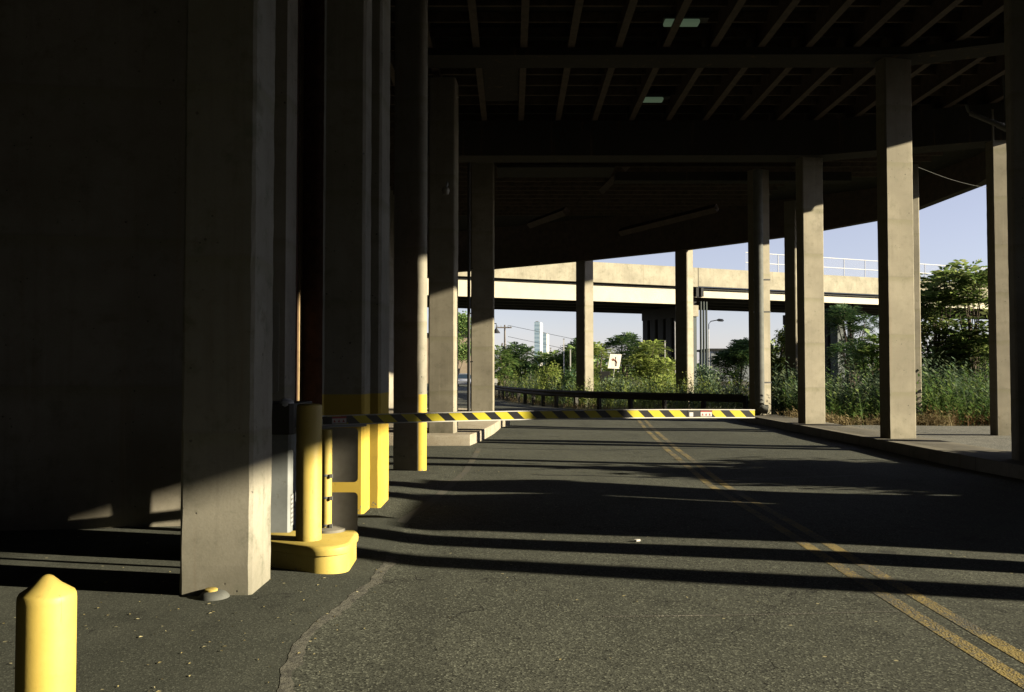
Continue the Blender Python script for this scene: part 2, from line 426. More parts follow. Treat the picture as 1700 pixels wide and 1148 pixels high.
t = NT('bitumen_joint'); n1 = t.noise(22, 5, .7); t.base(t.mix(t.step(n1, .4, .7), (.018, .018, .017), (.05, .05, .045))); t.rough(.55); M['seal'] = t.m
def seal(name, pts, wd):
    mbs = MB(); n = 60; P = along2(pts, n)
    for i, (x, y, nx_, ny_) in enumerate(P):
        w_s = wd * (.7 + .6 * abs(vn(i * .13 + pts[0][0]) / .03)); off = vn(i * .21 + pts[0][1]) * 1.2
        for k_ in (-1, 1): q = (x + nx_ * (k_ * w_s / 2 + off), y + ny_ * (k_ * w_s / 2 + off)); mbs.v.append((q[0], q[1], gh(*q) + .0032))
    for i in range(n): mbs.f.append((i * 2, i * 2 + 1, i * 2 + 3, i * 2 + 2))
    obj(name, mbs, M['seal'], kind='structure')
def along2(pts, n):
    seg = [math.dist(a, b) for a, b in zip(pts, pts[1:])]; tot = sum(seg); out = []
    for i in range(n + 1):
        d_ = tot * i / n; k_ = 0
        while k_ < len(seg) - 1 and d_ > seg[k_]: d_ -= seg[k_]; k_ += 1
        (x0, y0), (x1, y1) = pts[k_], pts[k_ + 1]; u = d_ / seg[k_]; L = seg[k_]
        out.append((x0 + (x1 - x0) * u, y0 + (y1 - y0) * u, (y1 - y0) / L, -(x1 - x0) / L))
    return out
seal('crack_seal', [(.3, 13.4), (2.6, 13.2), (5.4, 13.6)], .05)
seal('crack_seal', [(-.6, 18.6), (2, 18.2), (6.5, 18.7)], .06)

# painted markings
cl = lerp_pts([(2.66, 3), (2.68, 7.3), (2.82, 12.4), (3.20, 18), (3.72, 24), (4.4, 31)])
def line_obj(name, off, wd, y0, y1, mat):
    return strip(name, lambda y: cl(y) + off - wd / 2, lambda y: cl(y) + off + wd / 2, frange(y0, y1, 110), 2, mat, 0.0022)
line_obj('centre_line', 0.0, 0.11, 3.4, 31, M['line_y'])
line_obj('centre_line', 0.22, 0.11, 3.4, 31, M['line_y'])
el = lerp_pts([(-1.17, 9.5), (-1.0, 10.8), (-0.88, 12.2), (-0.75, 14), (-0.7, 18.5)])
strip('edge_line', lambda y: el(y) - 0.05, lambda y: el(y) + 0.06, frange(9.3, 18.5, 60), 2, M['line_e'], 0.003)
mb = MB()
for i in range(40):
    x0 = 0.6 + i * 0.05; y0 = 5.78 + 0.14 * i / 40
    for (xa, ya) in ((x0, y0),):
        mb.face([(xa, ya - .012, gh(xa, ya) + .0025), (xa + .05, ya - .012, gh(xa + .05, ya) + .0025), (xa + .05, ya + .014, gh(xa + .05, ya) + .0025), (xa, ya + .014, gh(xa, ya) + .0025)])
obj('stop_line', mb, M['line_w'], kind='structure')

# ------------------------------------------------------------------ kerbs and islands
def extr(poly, z0, z1, bull=0.03):
    mb = MB(); k = len(poly); cx = sum(p[0] for p in poly) / k; cy = sum(p[1] for p in poly) / k
    def ins(p, d):
        v = Vector((p[0] - cx, p[1] - cy)); L = v.length; v *= (L - d) / L; return (cx + v.x, cy + v.y)
    prof = [(0, z0), (0, z1 - bull), (bull * .3, z1 - bull * .3), (bull, z1)]
    for (d, z) in prof:
        for p in poly: q = ins(p, d); mb.v.append((q[0], q[1], z))
    for i in range(len(prof) - 1):
        for a in range(k):
            b = (a + 1) % k; mb.f.append((i * k + a, i * k + b, (i + 1) * k + b, (i + 1) * k + a))
    mb.f.append(tuple((len(prof) - 1) * k + a for a in range(k)))
    return mb
med = [(7.62, -40), (8.8, -40), (8.8, 27.0), (8.75, 29.0), (8.6, 30.0), (8.3, 30.5), (8.0, 30.4), (7.72, 30.0), (7.62, 29.2)]
o = obj('kerb_median', extr(med, -0.05, 0.21, 0.02), M['kerb'], smooth=True); o["kind"] = 'structure'
isl = [G(700, 741), G(780, 740), G(800, 731), G(820, 719), G(833, 709), (-0.06, 26, 0), (-0.35, 29, 0), (-1.0, 32, 0), (-2.0, 33.6, 0), (-7, 34, 0), (-7, 19.6, 0)]
isl = [(p[0], p[1]) for p in isl]
t = NT('gravelly_island_concrete'); n1 = t.noise(40, 5, 0.75); n2 = t.noise(3, 5)
c = t.mix(t.step(n2, 0.3, 0.7), (0.33, 0.28, 0.20), (0.40, 0.36, 0.28)); c = t.mix(t.math('MULTIPLY', t.step(n1, 0.5, 0.7), 0.6), c, (0.13, 0.11, 0.08))
t.base(c); t.bump(n1, 0.5, 0.02); M['island'] = t.m
o = obj('traffic_island', extr(isl, -0.05, 0.24, 0.03), M['island'], smooth=True); o["kind"] = 'structure'

# ------------------------------------------------------------------ the overpass above
EDGE = [(22.6, -40, 8.4), (22.6, 4.9, 8.4), (14.6, 8.7, 8.4), (14.6, 17, 8.4), (15.3, 21.5, 8.35)]
def E(x, y, z):
    p = G(x, y, z); return (p[0], p[1], z)
EDGE += [E(1638, 306, 8.0), E(1523, 350, 7.85), E(1456, 367, 7.7), E(1379, 381, 7.55), E(1306, 394, 7.4), E(1145, 415, 7.2), E(985, 432, 7.0), E(820, 447, 6.9), (-7, 48.5, 6.85), (-30, 58, 6.8)]
deck = thing('overpass_deck', 'dark elevated road deck on girders spreading overhead across the top of the photo', 'overpass', (0, 0, 9))
poly = [(x, y) for x, y, z in EDGE] + [(-30, -40)]
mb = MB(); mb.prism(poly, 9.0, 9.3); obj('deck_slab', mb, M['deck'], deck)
mb = MB()
def inset(i, d):
    a = Vector(EDGE[max(i - 1, 0)][:2]); b = Vector(EDGE[min(i + 1, len(EDGE) - 1)][:2]); u = (b - a).normalized()
    p = Vector(EDGE[i][:2]); return (p.x - u.y * d, p.y + u.x * d)
for i in range(len(EDGE) - 1):
    (x0, y0, z0), (x1, y1, z1) = EDGE[i], EDGE[i + 1]; p0, p1 = inset(i, 0.35), inset(i + 1, 0.35)
    mb.face([(x0, y0, z0), (x1, y1, z1), (x1, y1, 8.99), (x0, y0, 8.99)])
    mb.face([(*p1, z1), (*p0, z0), (*p0, 8.99), (*p1, 8.99)])
    mb.face([(x0, y0, z0), (*p0, z0), (*p1, z1), (x1, y1, z1)])
obj('edge_girder', mb, M['steel_dark'], deck)
mb = MB()
for i in range(len(EDGE) - 1):
    (x0, y0, z0), (x1, y1, z1) = EDGE[i], EDGE[i + 1]; p0, p1 = inset(i, 0.25), inset(i + 1, 0.25)
    mb.face([(x0, y0, 9.31), (x1, y1, 9.31), (x1, y1, 10.2), (x0, y0, 10.2)])
    mb.face([(*p1, 9.31), (*p0, 9.31), (*p0, 10.2), (*p1, 10.2)])
    mb.face([(x0, y0, 10.2), (x1, y1, 10.2), (*p1, 10.2), (*p0, 10.2)])
obj('parapet', mb, M['far_con'], deck)
def edge_y(x):   # far limit of the deck over a given x
    best = 30
    for (x0, y0, z0), (x1, y1, z1) in zip(EDGE[5:], EDGE[6:]):
        if min(x0, x1) <= x <= max(x0, x1): best = y0 + (y1 - y0) * (x - x0) / ((x1 - x0) or 1)
    return best - 0.5
for i in range(-6, 15):
    x = i * 1.0 + 0.25
    mb = MB(); y1 = min(edge_y(x), 24.4)
    mb.box(x - 0.075, x + 0.075, -38, y1, 8.46, 8.50); mb.box(x - 0.02, x + 0.02, -38, y1, 8.50, 8.998)
    obj('stringer', mb, M['steel_dark'], deck)
mb = MB(); y = -36
while y < 40:
    mb.box(-6, 14.3 if y < 32 else 10.5, y, y + 0.06, 8.80, 8.997); y += 0.79
obj('soffit_ribs', mb, M['rib'], deck)
INNER = [-0.2, 6.0, 9.55, 13.75, 18.4, 23.75, 28.7]
OUTER = [-2.6, 3.95, 7.45, 11.6, 16.63, 22.0, 27.9]
for a, b in zip(INNER, OUTER):
    if a > 28: continue
    zb = 7.5 if a == 23.75 else 8.30
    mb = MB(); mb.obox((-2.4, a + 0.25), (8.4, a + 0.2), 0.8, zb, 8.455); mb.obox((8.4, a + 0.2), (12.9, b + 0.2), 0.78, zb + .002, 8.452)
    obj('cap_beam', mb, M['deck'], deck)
for (p, q) in (((1000, 316), (1048, 268)), ((1262, 312), (1330, 266)), ((880, 372), (940, 350)), ((1030, 385), (1190, 345))):
    mb = MB(); a = D(*p, 33.5); b = D(*q, 30.6); mb.tube([a, b], 0.16, 4); obj('brace', mb, M['steel_dark'], deck)
mb = MB(); mb.box(-0.5, 3.4, 28.6, 30.1, 8.36, 8.44); mb.box(3.5, 11.5, 29.4, 29.9, 8.1, 8.4); obj('soffit_plate', mb, M['deck'], deck)
# soffit panel between the first two girders
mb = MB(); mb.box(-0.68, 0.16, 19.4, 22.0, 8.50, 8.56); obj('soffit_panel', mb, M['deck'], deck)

# unlit-looking fluorescent fittings under the deck (faintly glowing lens)
t = NT('lamp_lens'); t.base((0.2, 0.26, 0.18)); t.rough(0.5)
t.b.inputs["Emission Color"].default_value = (0.55, 0.8, 0.5, 1); t.b.inputs["Emission Strength"].default_value = 0.035; M['lens'] = t.m
for (px, py, Yl, wd, lab) in ((1085, 165, 22.3, 0.84, 'greenish strip light under the deck in the bay beyond the near beam'), (1138, 37, 17.2, 0.9, 'pale strip light under the deck nearest the top edge of the photo')):
    c = D(px, py, Yl)
    L = thing('strip_light', lab, 'ceiling light', c, 'strip lights under the deck')
    mb = MB(); mb.box(c[0] - wd / 2, c[0] + wd / 2, c[1] - .14, c[1] + .14, c[2] + .04, c[2] + .12); obj('housing', mb, M['black'], L)
    mb = MB(); mb.box(c[0] - wd / 2 + .02, c[0] + wd / 2 - .18, c[1] - .12, c[1] + .12, c[2] - .05, c[2] + .038); obj('lens', mb, M['lens'], L, bevel=.03)
    mb = MB(); mb.tube([(c[0], c[1], c[2] + .12), (c[0], c[1], 8.99)], .02, 6); obj('hanger', mb, M['black'], L)

# ------------------------------------------------------------------ columns
COLG = 'concrete columns carrying the overpass'
def column(px, py, wx, wy, label, mat, z0=0.0, z1=8.3, rot=0.0, ch=0.03, seg=1, cap=None, jit=0.0012):
    """px,py = front right/left reference already converted to the centre"""
    t_ = thing('concrete_column', label, 'column', (px, py, z0), COLG)
    mb = MB(); n = int((z1 - z0) / 0.12)
    mb.prism(rrect(px, py, wx, wy, ch, rot, seg), z0 - 0.1, z1, rings=[z0 - 0.1] + [z0 + (z1 - z0) * i / n for i in range(n + 1)][1:], jit=jit, r=rnd)
    obj('shaft', mb, mat, t_, smooth=(seg > 1))
    return t_
# near left column
c1 = G(417, 1005); w1, d1 = 0.50, 0.50
column(c1[0] - w1 / 2, c1[1] + d1 / 2, w1, d1, 'nearest massive concrete column, pitted and sunlit at its foot, left of the barrier', M['con_near'], 0.03, 8.3, 0, 0.022, jit=0.0018)
# stepped pair behind the barrier with yellow lower parts
column(-1.865, 9.86, 0.47, 0.44, 'square column with yellow lower part, standing directly behind the two grey sign backs', M['con_y'], 0.03, 8.3)
column(-1.765, 10.44, 0.50, 0.70, 'column with yellow lower part tucked close behind another yellow one, just right of the sign backs', M['con_y'], 0.03, 8.3)
column(-1.655, 14.2, 0.56, 0.24, 'round-cornered dark column with a thin sunlit yellow edge, before the kerbed island', M['con_y2'], 0.0, 8.3, R(-20), 0.10, 5)
c = G(756, 719, .24)
k710 = column(c[0] - 0.30, c[1] + 0.35, 0.60, 0.62, 'pale column on the front corner of the kerbed island, upper half in shade', M['con'], 0.24, 8.3, R(-4))
column(-0.935, 27.9, 0.72, 0.66, 'pale column at the back of the kerbed island beside a thin black pole', M['con'], 0.24, 8.3, R(-1))
# inner row on the median (left edge at x = 8.0)
inner_lab = {23.75: 'sunlit pale column on the median, second from the right of the broad sunlit ones', 18.4: 'broadest sunlit pale column on the median with shaded top', 13.75: 'black shaded column cut off by the right edge of the photo'}
for y in INNER[:6]:
    lab = inner_lab.get(y, 'shaded inner column on the median beside the camera')
    th_ = R({23.75: 15, 18.4: 12, 13.75: -15}.get(y, 4))
    column(7.87 + (0.49 if y == 13.75 else 0.33), y + 0.2, 0.66, 0.34, lab, M['con'], 0.21, 8.3, th_)
cc = column(7.88 + 0.29, 28.6 + 0.21, 0.58, 0.45, 'column at the far tip of the median with a drain pipe down its face', M['con'], 0.21, 8.3, R(30))
# drain pipe belongs to that column
pp = MB(); px_, py_ = 8.04, 28.40
pp.tube([(px_, py_, 8.2), (px_, py_, 0.62), (px_ + 0.03, py_ - 0.0, 0.50), (px_ + 0.12, py_ - 0.02, 0.42), (px_ + 0.24, py_ - 0.03, 0.40)], 0.155, 14)
dp = obj('drain_pipe', pp, M['pipe'], cc, smooth=True)
for z in (4.6, 3.55, 1.25):
    mb = MB(); mb.box(px_ - .17, px_ + .38, py_ - .02, py_ + .02, z, z + .05); obj('pipe_clamp', mb, M['galv'], dp)
# outer row under the deck edge
outer_lab = {22.0: 'column near the right edge, sunlit in a narrow vertical strip', 27.9: 'slender sunlit column showing just right of the broadest median column'}
for y in OUTER:
    column(12.2 + 0.30 + (.3 if y > 25 else 0), y + 0.2, 0.60, 0.34, outer_lab.get(y, 'shaded outer column beside the camera to the right'), M['con'], 0.0, 8.3)
x, y, _ = D(1318, 680, 33.6)
column(x, y, 0.46, 0.46, 'dark column with one thin sunlit edge, just left of the second broad median column', M['con'], 0, 8.2, R(47))
x, y, _ = D(1137, 676, 40.2)
column(x, y, 0.62, 0.62, 'far edge column with dark left and bright right side, standing behind the guardrail', M['con'], 0, 7.45, R(52))
x, y, _ = D(971, 672, 42.5)
column(x, y, 0.62, 0.62, 'far edge column with dark left and bright right side, left of the tilted white sign', M['con'], 0, 7.3, R(41))
# small corbels where the edge columns meet the girder
# ------------------------------------------------------------------ walls on the left
a = G(100, 895); b = G(300, 886)
w_ = MB(); w_.prism([(-9, 8.05), (-2.32, 8.92), (-2.32, 9.35), (-9, 8.5)], -0.05, 9.0)
tag(obj('abutment_wall', w_, M['wall']), 'shadowed concrete wall behind the nearest column, two sunlit patches at its foot', 'wall')
w_ = MB(); w_.prism([(-4.6, 13.45), (-3.18, 12.92), (-3.18, 13.14), (-1.98, 12.70), (-1.98, 13.4), (-4.6, 13.6)], -0.05, 9.0)
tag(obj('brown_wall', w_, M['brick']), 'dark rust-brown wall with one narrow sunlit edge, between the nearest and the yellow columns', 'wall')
bw = COL.objects.get('brown_wall'); mb = MB(); mb.box(-3.19, -3.16, 12.955, 13.125, -.05, 9.0); obj('lit_sliver_strip', mb, m_plain('painted_sun_sliver', (.5, .36, .2), .8), bw)  # pale strip paints the sun sliver onto the wall edge
w_ = MB(); w_.box(-5.2, -4.8, 13.7, 40, -0.05, 9.0); w_.prism([(-5.0, 40.1), (-14.2, 61), (-14.6, 61), (-5.4, 40.1)], -.05, 8.0); tag(obj('retaining_wall', w_, M['wall']), 'dark side wall behind the left row of columns, far leg added to block sky', 'wall')  # far leg added out of view to keep sky light off the columns
w_ = MB(); w_.box(-9.4, -9.0, -40, 8.9, -0.05, 9.0); w_.box(-9.0, 22, -40.4, -39.9, -0.05, 9.0); tag(obj('end_wall', w_, M['wall']), 'shadowed wall closing the space at the left and behind the camera', 'wall')

# ------------------------------------------------------------------ barrier gate on its yellow island
def arcpts(cx, cy, r, a0, a1, n): return [(cx + r * math.cos(R(a0 + (a1 - a0) * i / n)), cy + r * math.sin(R(a0 + (a1 - a0) * i / n))) for i in range(n + 1)]
ip = [(-2.6, 7.32)] + arcpts(-1.47, 6.92, 0.19, 235, 365, 10) + [(-1.30, 7.35), (-1.42, 7.75), (-1.7, 7.95), (-2.6, 7.95)]
t_ = thing('gate_island', 'low yellow painted concrete kerb carrying the barrier, chipped along its foot', 'kerb', (-1.7, 7.2, 0))
mb = MB(); k = len(ip)
for (d, z) in ((0.0, -0.05), (0.0, 0.19), (-0.014, 0.197), (-0.018, 0.225), (-0.014, 0.25), (0.0, 0.262), (0.015, 0.268)):
    for (x, y) in ip:
        v = Vector((x + 1.9, y - 7.4)); q = v * (1 - d / v.length); mb.v.append((q.x - 1.9, q.y + 7.4, z))
for i in range(6):
    for a in range(k): b = (a + 1) % k; mb.f.append((i * k + a, i * k + b, (i + 1) * k + b, (i + 1) * k + a))
mb.f.append(tuple(6 * k + a for a in range(k)))
obj('kerb_body', mb, M['yellow_chip'], t_, smooth=True)
ZI = 0.268
g = thing('barrier_gate', 'parking barrier with a long lowered yellow and black striped arm across the left lane', 'barrier', (-2.05, 7.4, ZI))
mb = MB(); mb.prism(rrect(-2.13, 7.67, 0.56, 0.72, 0.02), ZI, 1.08); obj('cabinet', mb, M['cab'], g)
mb = MB(); mb.prism(rrect(-2.13, 7.67, 0.60, 0.73, 0.03), 1.082, 1.34); obj('housing', mb, M['black'], g)
mb = MB(); mb.lathe((-1.895, 7.36, 1.30), [(.05, 0), (.062, .03), (.058, .06), (.03, .08)], 16); obj('cap', mb, M['white'], g, smooth=True)
t = NT('perforated_vent'); v_ = t.node("ShaderNodeTexVoronoi"); v_.inputs["Scale"].default_value = 26; v_.inputs["Randomness"].default_value = 0; t.link(t.pos(), v_.inputs["Vector"])
t.base(t.mix(t.step(v_.outputs["Distance"], .24, .3), (.03, .03, .03), (.4, .41, .4)))
mb = MB(); mb.box(-1.8495, -1.846, 7.34, 7.47, .32, .58); obj('vent_grille', mb, t.m, g)
mb = MB(); mb.box(-1.93, -1.81, 8.19, 8.31, -.05, 1.12); obj('shadow_gap_post', mb, M['cab'], g, bevel=.01)  # hidden post added to cast the dark gap between the wall patches
# the arm
A0, A1 = Vector((-1.80, 7.42)), Vector((D(1252, 687, 8.62)[0], 8.62)); AD = (A1 - A0).normalized(); AL = (A1 - A0).length; AN = Vector((AD.y, -AD.x))
def arm_z(u): return 1.195 + 0.022 * (1 - (2 * u / AL - 1.1) ** 2) - 0.004
def arm_bar(u0, u1, n0, n1, za, zb, seg=28):
    mb = MB()
    for i in range(seg + 1):
        u = u0 + (u1 - u0) * i / seg; p = A0 + AD * u; z = arm_z(u)
        for (n, zz) in ((n1, za), (n1, zb), (n0, zb), (n0, za)):
            q = p + AN * n; mb.v.append((q.x, q.y, z + zz))
    for i in range(seg):
        for a in range(4): b = (a + 1) % 4; mb.f.append((i * 4 + a, (i + 1) * 4 + a, (i + 1) * 4 + b, i * 4 + b))
    mb.f.append((0, 1, 2, 3)); mb.f.append(tuple(seg * 4 + a for a in (3, 2, 1, 0)))
    return mb
t = NT('hazard_stripes')
dt = t.node("ShaderNodeVectorMath", operation='DOT_PRODUCT'); t.link(t.pos(), dt.inputs[0]); dt.inputs[1].default_value = (AD.x, AD.y, 1.05)
st = t.math('FRACT', t.math('DIVIDE', t.math('SUBTRACT', dt.outputs["Value"], A0.x * AD.x + A0.y * AD.y + 1.19 * 1.05 + 0.05), 0.214))
bl = t.step(st, 0.545, 0.55); nz = t.noise(14, 5)
c = t.mix(bl, t.mix(nz, (0.62, 0.52, 0.03), (0.74, 0.64, 0.06)), (0.018, 0.018, 0.02)); t.base(c); t.rough(0.4); M['haz'] = t.m
arm = obj('arm', arm_bar(0, AL, -0.03, 0.012, -0.034, 0.034), M['haz'], g)
obj('edge_strip', arm_bar(0, AL, -0.032, 0.016, 0.0342, 0.041), M['white'], arm)
obj('edge_strip', arm_bar(0.0, AL, -0.032, 0.016, -0.043, -0.0342), M['white'], arm)
obj('arm_bracket', arm_bar(-0.1, 0.56, -0.05, 0.02, -0.062, -0.046, 4), M['galv'], arm)
def decal(px, wd, zc, hh, mat, n=0.0145):
    mbx = MB(); a_, b_, c_ = ray(px, 690)   # intersect the view ray with the arm's vertical plane
    den = a_ * AN.x + b_ * AN.y; tt = (A0.x * AN.x + A0.y * AN.y) / den
    u = (Vector((a_ * tt, b_ * tt)) - A0).dot(AD)
    return u
u1 = decal(564, 0, 0, 0, None); u2 = decal(1172, 0, 0, 0, None)
for u, flip in ((u1, 0), (u2, 1)):
    obj('label_plate', arm_bar(u - .20, u + .06, 0.012, 0.0145, -0.031, 0.031, 2), M['black'], arm)
    obj('warning_label', arm_bar(u - .065, u + .055, 0.0146, 0.0165, -0.027, 0.014, 2), M['white'], arm)
    obj('red_label', arm_bar(u - .065, u + .055, 0.0146, 0.0163, 0.0145, 0.029, 2), M['red'], arm)
    obj('warning_label', arm_bar(u - .185, u - .145, 0.0146, 0.0165, -0.029, 0.012, 2), M['white'], arm)
    mb = MB()
    for k_ in range(3):
        uu = u - .045 + k_ * .038
        q = [A0 + AD * (uu + s * .012) + AN * .0172 for s in (-1, 1)]; tq = A0 + AD * uu + AN * .0172; z = arm_z(uu) - .007
        mb.face([(q[0].x, q[0].y, z - .012), (q[1].x, q[1].y, z - .012), (tq.x, tq.y, z + .012)])
    obj('label_symbols', mb, M['red'], arm)

# bollards, post, signs on the island
b1 = thing('bollard', 'tall flat-topped yellow steel bollard standing on the yellow kerb beside the barrier', 'bollard', (-1.625, 7.02, ZI))
mb = MB(); mb.lathe((-1.625, 7.02, ZI), [(.101, 0), (.101, 1.055), (.097, 1.072), (.08, 1.08), (.0, 1.082)], 40); obj('bollard_body', mb, M['yellow'], b1, smooth=True)
sp = thing('sign_post', 'yellow post with two rounded grey sign backs strapped to it, behind the tall bollard', 'sign', (-1.56, 7.38, ZI))
mb = MB(); mb.tube([(-1.56, 7.38, ZI), (-1.56, 7.38, 1.12)], .045, 20); obj('post', mb, M['yellow'], sp, smooth=True)
mb = MB(); mb.lathe((-1.54, 7.4, ZI - .01), [(.14, 0), (.13, .03), (.05, .05)], 20); obj('footing', mb, M['kerb'], sp, smooth=True)
def plate(x0, x1, z0, z1, y, r=0.035, th=0.004):
    mbp = MB(); pts = []
    for (cx, cz, a0) in ((x1 - r, z0 + r, -90), (x1 - r, z1 - r, 0), (x0 + r, z1 - r, 90), (x0 + r, z0 + r, 180)):
        for i in range(6): a = R(a0 + 18 * i); pts.append((cx + r * math.cos(a), cz + r * math.sin(a)))
    k = len(pts)
    for yy in (y, y + th):
        for (x, z) in pts: mbp.v.append((x, yy, z))
    mbp.f.append(tuple(range(k))); mbp.f.append(tuple(k + i for i in reversed(range(k))))
    for a in range(k): b = (a + 1) % k; mbp.f.append((a, k + a, k + b, b))
    return mbp
YS = 7.43
zA0, zA1 = D(580, 800, YS)[2], D(580, 700, YS)[2]; zB0, zB1 = D(580, 884, YS)[2], D(580, 817, YS)[2]; xr = D(594, 800, YS)[0]
obj('sign_plate', plate(xr - .48, xr, zA0, 1.13, YS), M['signback'], sp); obj('sign_plate', plate(xr - .48, xr, zB0, zB1, YS), M['signback'], sp)
for z in (D(549, 789, 7.34)[2], D(549, 826, 7.34)[2], D(549, 872, 7.34)[2]):
    mb = MB(); mb.lathe((-1.56, 7.38, z), [(.047, -.009), (.0485, 0), (.047, .009)], 20); mb.box(-1.525, -1.50, 7.33, 7.345, z - .02, z + .012); obj('band_clamp', mb, M['galv'], sp, smooth=True)

# foreground bollard, cut stub
bx, by, _ = D(78, 1000, 3.0)
b2 = thing('bollard', 'fat yellow bollard with a pointed cap, cut off by the bottom left of the photo', 'bollard', (bx, by, 0))
zt = D(75, 953, 3.0)[2]; zs = D(75, 988, 3.0)[2]; rr = 0.092
mb = MB(); mb.lathe((bx, by, 0), [(rr, -.05), (rr, zs - .015), (rr * .985, zs + .002), (rr * .93, zs + .012), (rr * .5, zs + (zt - zs) * .55), (rr * .2, zt - .006), (rr * .08, zt - .001), (0, zt)], 56)
obj('bollard_body', mb, M['yellow'], b2, smooth=True)
s_ = G(355, 1008); st_ = thing('post_stub', 'low domed metal stub of a removed post at the foot of the nearest column', 'post stub', (s_[0], s_[1], 0))
hz = gh(s_[0], s_[1])
mb = MB(); mb.lathe((s_[0], s_[1], hz), [(.105, 0), (.10, .015), (.08, .035), (.05, .045), (.0, .047)], 28); obj('flange', mb, M['pipe'], st_, smooth=True)
mb = MB(); mb.lathe((s_[0] - .02, s_[1], hz + .036), [(.042, 0), (.044, .022), (.036, .026)], 20); obj('cut_pipe', mb, m_plain('scraped_yellow_paint', (.5, .38, .1), .6, 0, .4, 20, dirt=(.3, .3, .28)), st_, smooth=True)
# wall signs half hidden by the near column
x0 = D(446, 600, 6.75)[0]
s2 = thing('wall_sign', 'dim grey rounded sign edge showing behind the right side of the nearest column', 'sign', (x0, 6.75, 1.8))
obj('sign_plate', plate(x0 - .25, D(463, 600, 6.75)[0], D(0, 652, 6.75)[2], D(0, 500, 6.75)[2], 6.75, .03), M['signback'], s2)
mb = MB(); mb.tube([(x0 - .1, 6.79, 0), (x0 - .1, 6.79, 2.7)], .03, 10); obj('post', mb, M['galv'], s2, smooth=True)
obj('sign_plate', plate(x0 - .25, D(452, 440, 6.76)[0], D(0, 470, 6.75)[2], D(0, 408, 6.75)[2], 6.75, .03), M['signback'], s2)

# small lamp on the island column, pole beside it, broken conduit top right, loose wire
c = D(740, 316, 19.25)
l_ = thing('wall_lamp', 'small glass lamp fixed high on the shaded column at the island corner', 'lamp', c)
mb = MB(); mb.lathe((c[0], c[1], c[2] - .1), [(.0, 0), (.06, .02), (.085, .08), (.08, .14), (.05, .17)], 14); obj('lamp_globe', mb, M['signback'], l_, smooth=True)
mb = MB(); mb.tube([(c[0] + .02, c[1], c[2] + .06), (c[0] + .03, c[1], c[2] + .19), (c[0] + .03, c[1] + .4, c[2] + .2)], .02, 8); obj('bracket', mb, M['galv'], l_, smooth=True)
x, y, z = D(778, 690, 25.2)
p_ = thing('black_pole', 'thin black pole rising on the island just left of its back column', 'pole', (x, y, .24))
mb = MB(); mb.tube([(x, y, .2), (x, y, 8.3)], .045, 10); obj('pole_shaft', mb, M['black'], p_, smooth=True)
for zz in (1.9, 3.3, 4.6):
    mb = MB(); mb.tube([(x, y, zz), (x + .12, y, zz + .02)], .02, 6); obj('standoff', mb, M['black'], p_)
a = D(1612, 188, 21.6); b = D(1686, 220, 20.6); m_ = D(1658, 207, 20.95)
q_ = thing('broken_conduit', 'pale broken conduit pipe dangling under the deck at the upper right', 'pipe', a)
mb = MB(); mb.tube([(a[0] - .12, a[1], a[2] + .22), (a[0] - .06, a[1], a[2] + .05), a], .035, 8); obj('hanger', mb, M['pipe'], q_, smooth=True)
mb = MB(); mb.tube([a, m_], .06, 10); mb.tube([m_, b], .076, 12); obj('conduit', mb, M['white'], q_, smooth=True)
mb = MB(); mb.tube([m_, (m_[0] + .16, m_[1], m_[2] + .05), (m_[0] + .2, m_[1] + .02, m_[2] + .2), (m_[0] + .17, m_[1] + .1, 8.99)], .025, 8); obj('bent_strap', mb, M['pipe'], q_, smooth=True)
a = D(1524, 277, 18.7); b = D(1642, 312, 22.2)
mb = MB(); mb.tube([(a[0] + (b[0] - a[0]) * t_ / 10, a[1] + (b[1] - a[1]) * t_ / 10, a[2] + (b[2] - a[2]) * t_ / 10 - .06 * math.sin(math.pi * t_ / 10)) for t_ in range(11)], .003, 5)
tag(obj('loose_wire', mb, M['pipe']), 'very thin loose wire strung from the broadest sunlit column to the one at its right', 'wire')

# ------------------------------------------------------------------ guardrail
grl = thing('guardrail', 'long low dark steel guardrail curving along the far side of the road before the bushes', 'guardrail', (*RAIL[0], 0))
prof = [(0, .78), (-.05, .74), (-.07, .70), (-.02, .65), (0, .625), (-.02, .60), (-.07, .55), (-.05, .51), (0, .47)]
def along(pts, n):
    out = []; seg = [(Vector(b) - Vector(a)).length for a, b in zip(pts, pts[1:])]; tot = sum(seg)
    for i in range(n + 1):
        s = tot * i / n; k_ = 0
        while k_ < len(seg) - 1 and s > seg[k_]: s -= seg[k_]; k_ += 1
        d = (Vector(pts[k_ + 1]) - Vector(pts[k_])).normalized(); out.append((Vector(pts[k_]) + d * s, d))
    return out
sm_ = along(RAIL, 60); mb = MB()
for (p, d) in sm_:
    nrm = Vector((-d.y, d.x))      # toward the road
    for (o_, z) in prof: q = p - nrm * o_; mb.v.append((q.x, q.y, z))
kp = len(prof)
for i in range(len(sm_) - 1):
    for a in range(kp - 1): mb.f.append((i * kp + a, i * kp + a + 1, (i + 1) * kp + a + 1, (i + 1) * kp + a))
obj('rail_beam', mb, M['rail'], grl, smooth=True)
for (p, d) in along(RAIL, 17):
    nrm = Vector((-d.y, d.x)); q = p - nrm * .12; mb = MB(); mb.prism(rrect(q.x, q.y, .14, .17, .01, math.atan2(d.y, d.x)), -.1, .72); obj('post', mb, M['rail'], grl)
# end shoe: curved dark terminal mound
x, y = RAIL[-1]
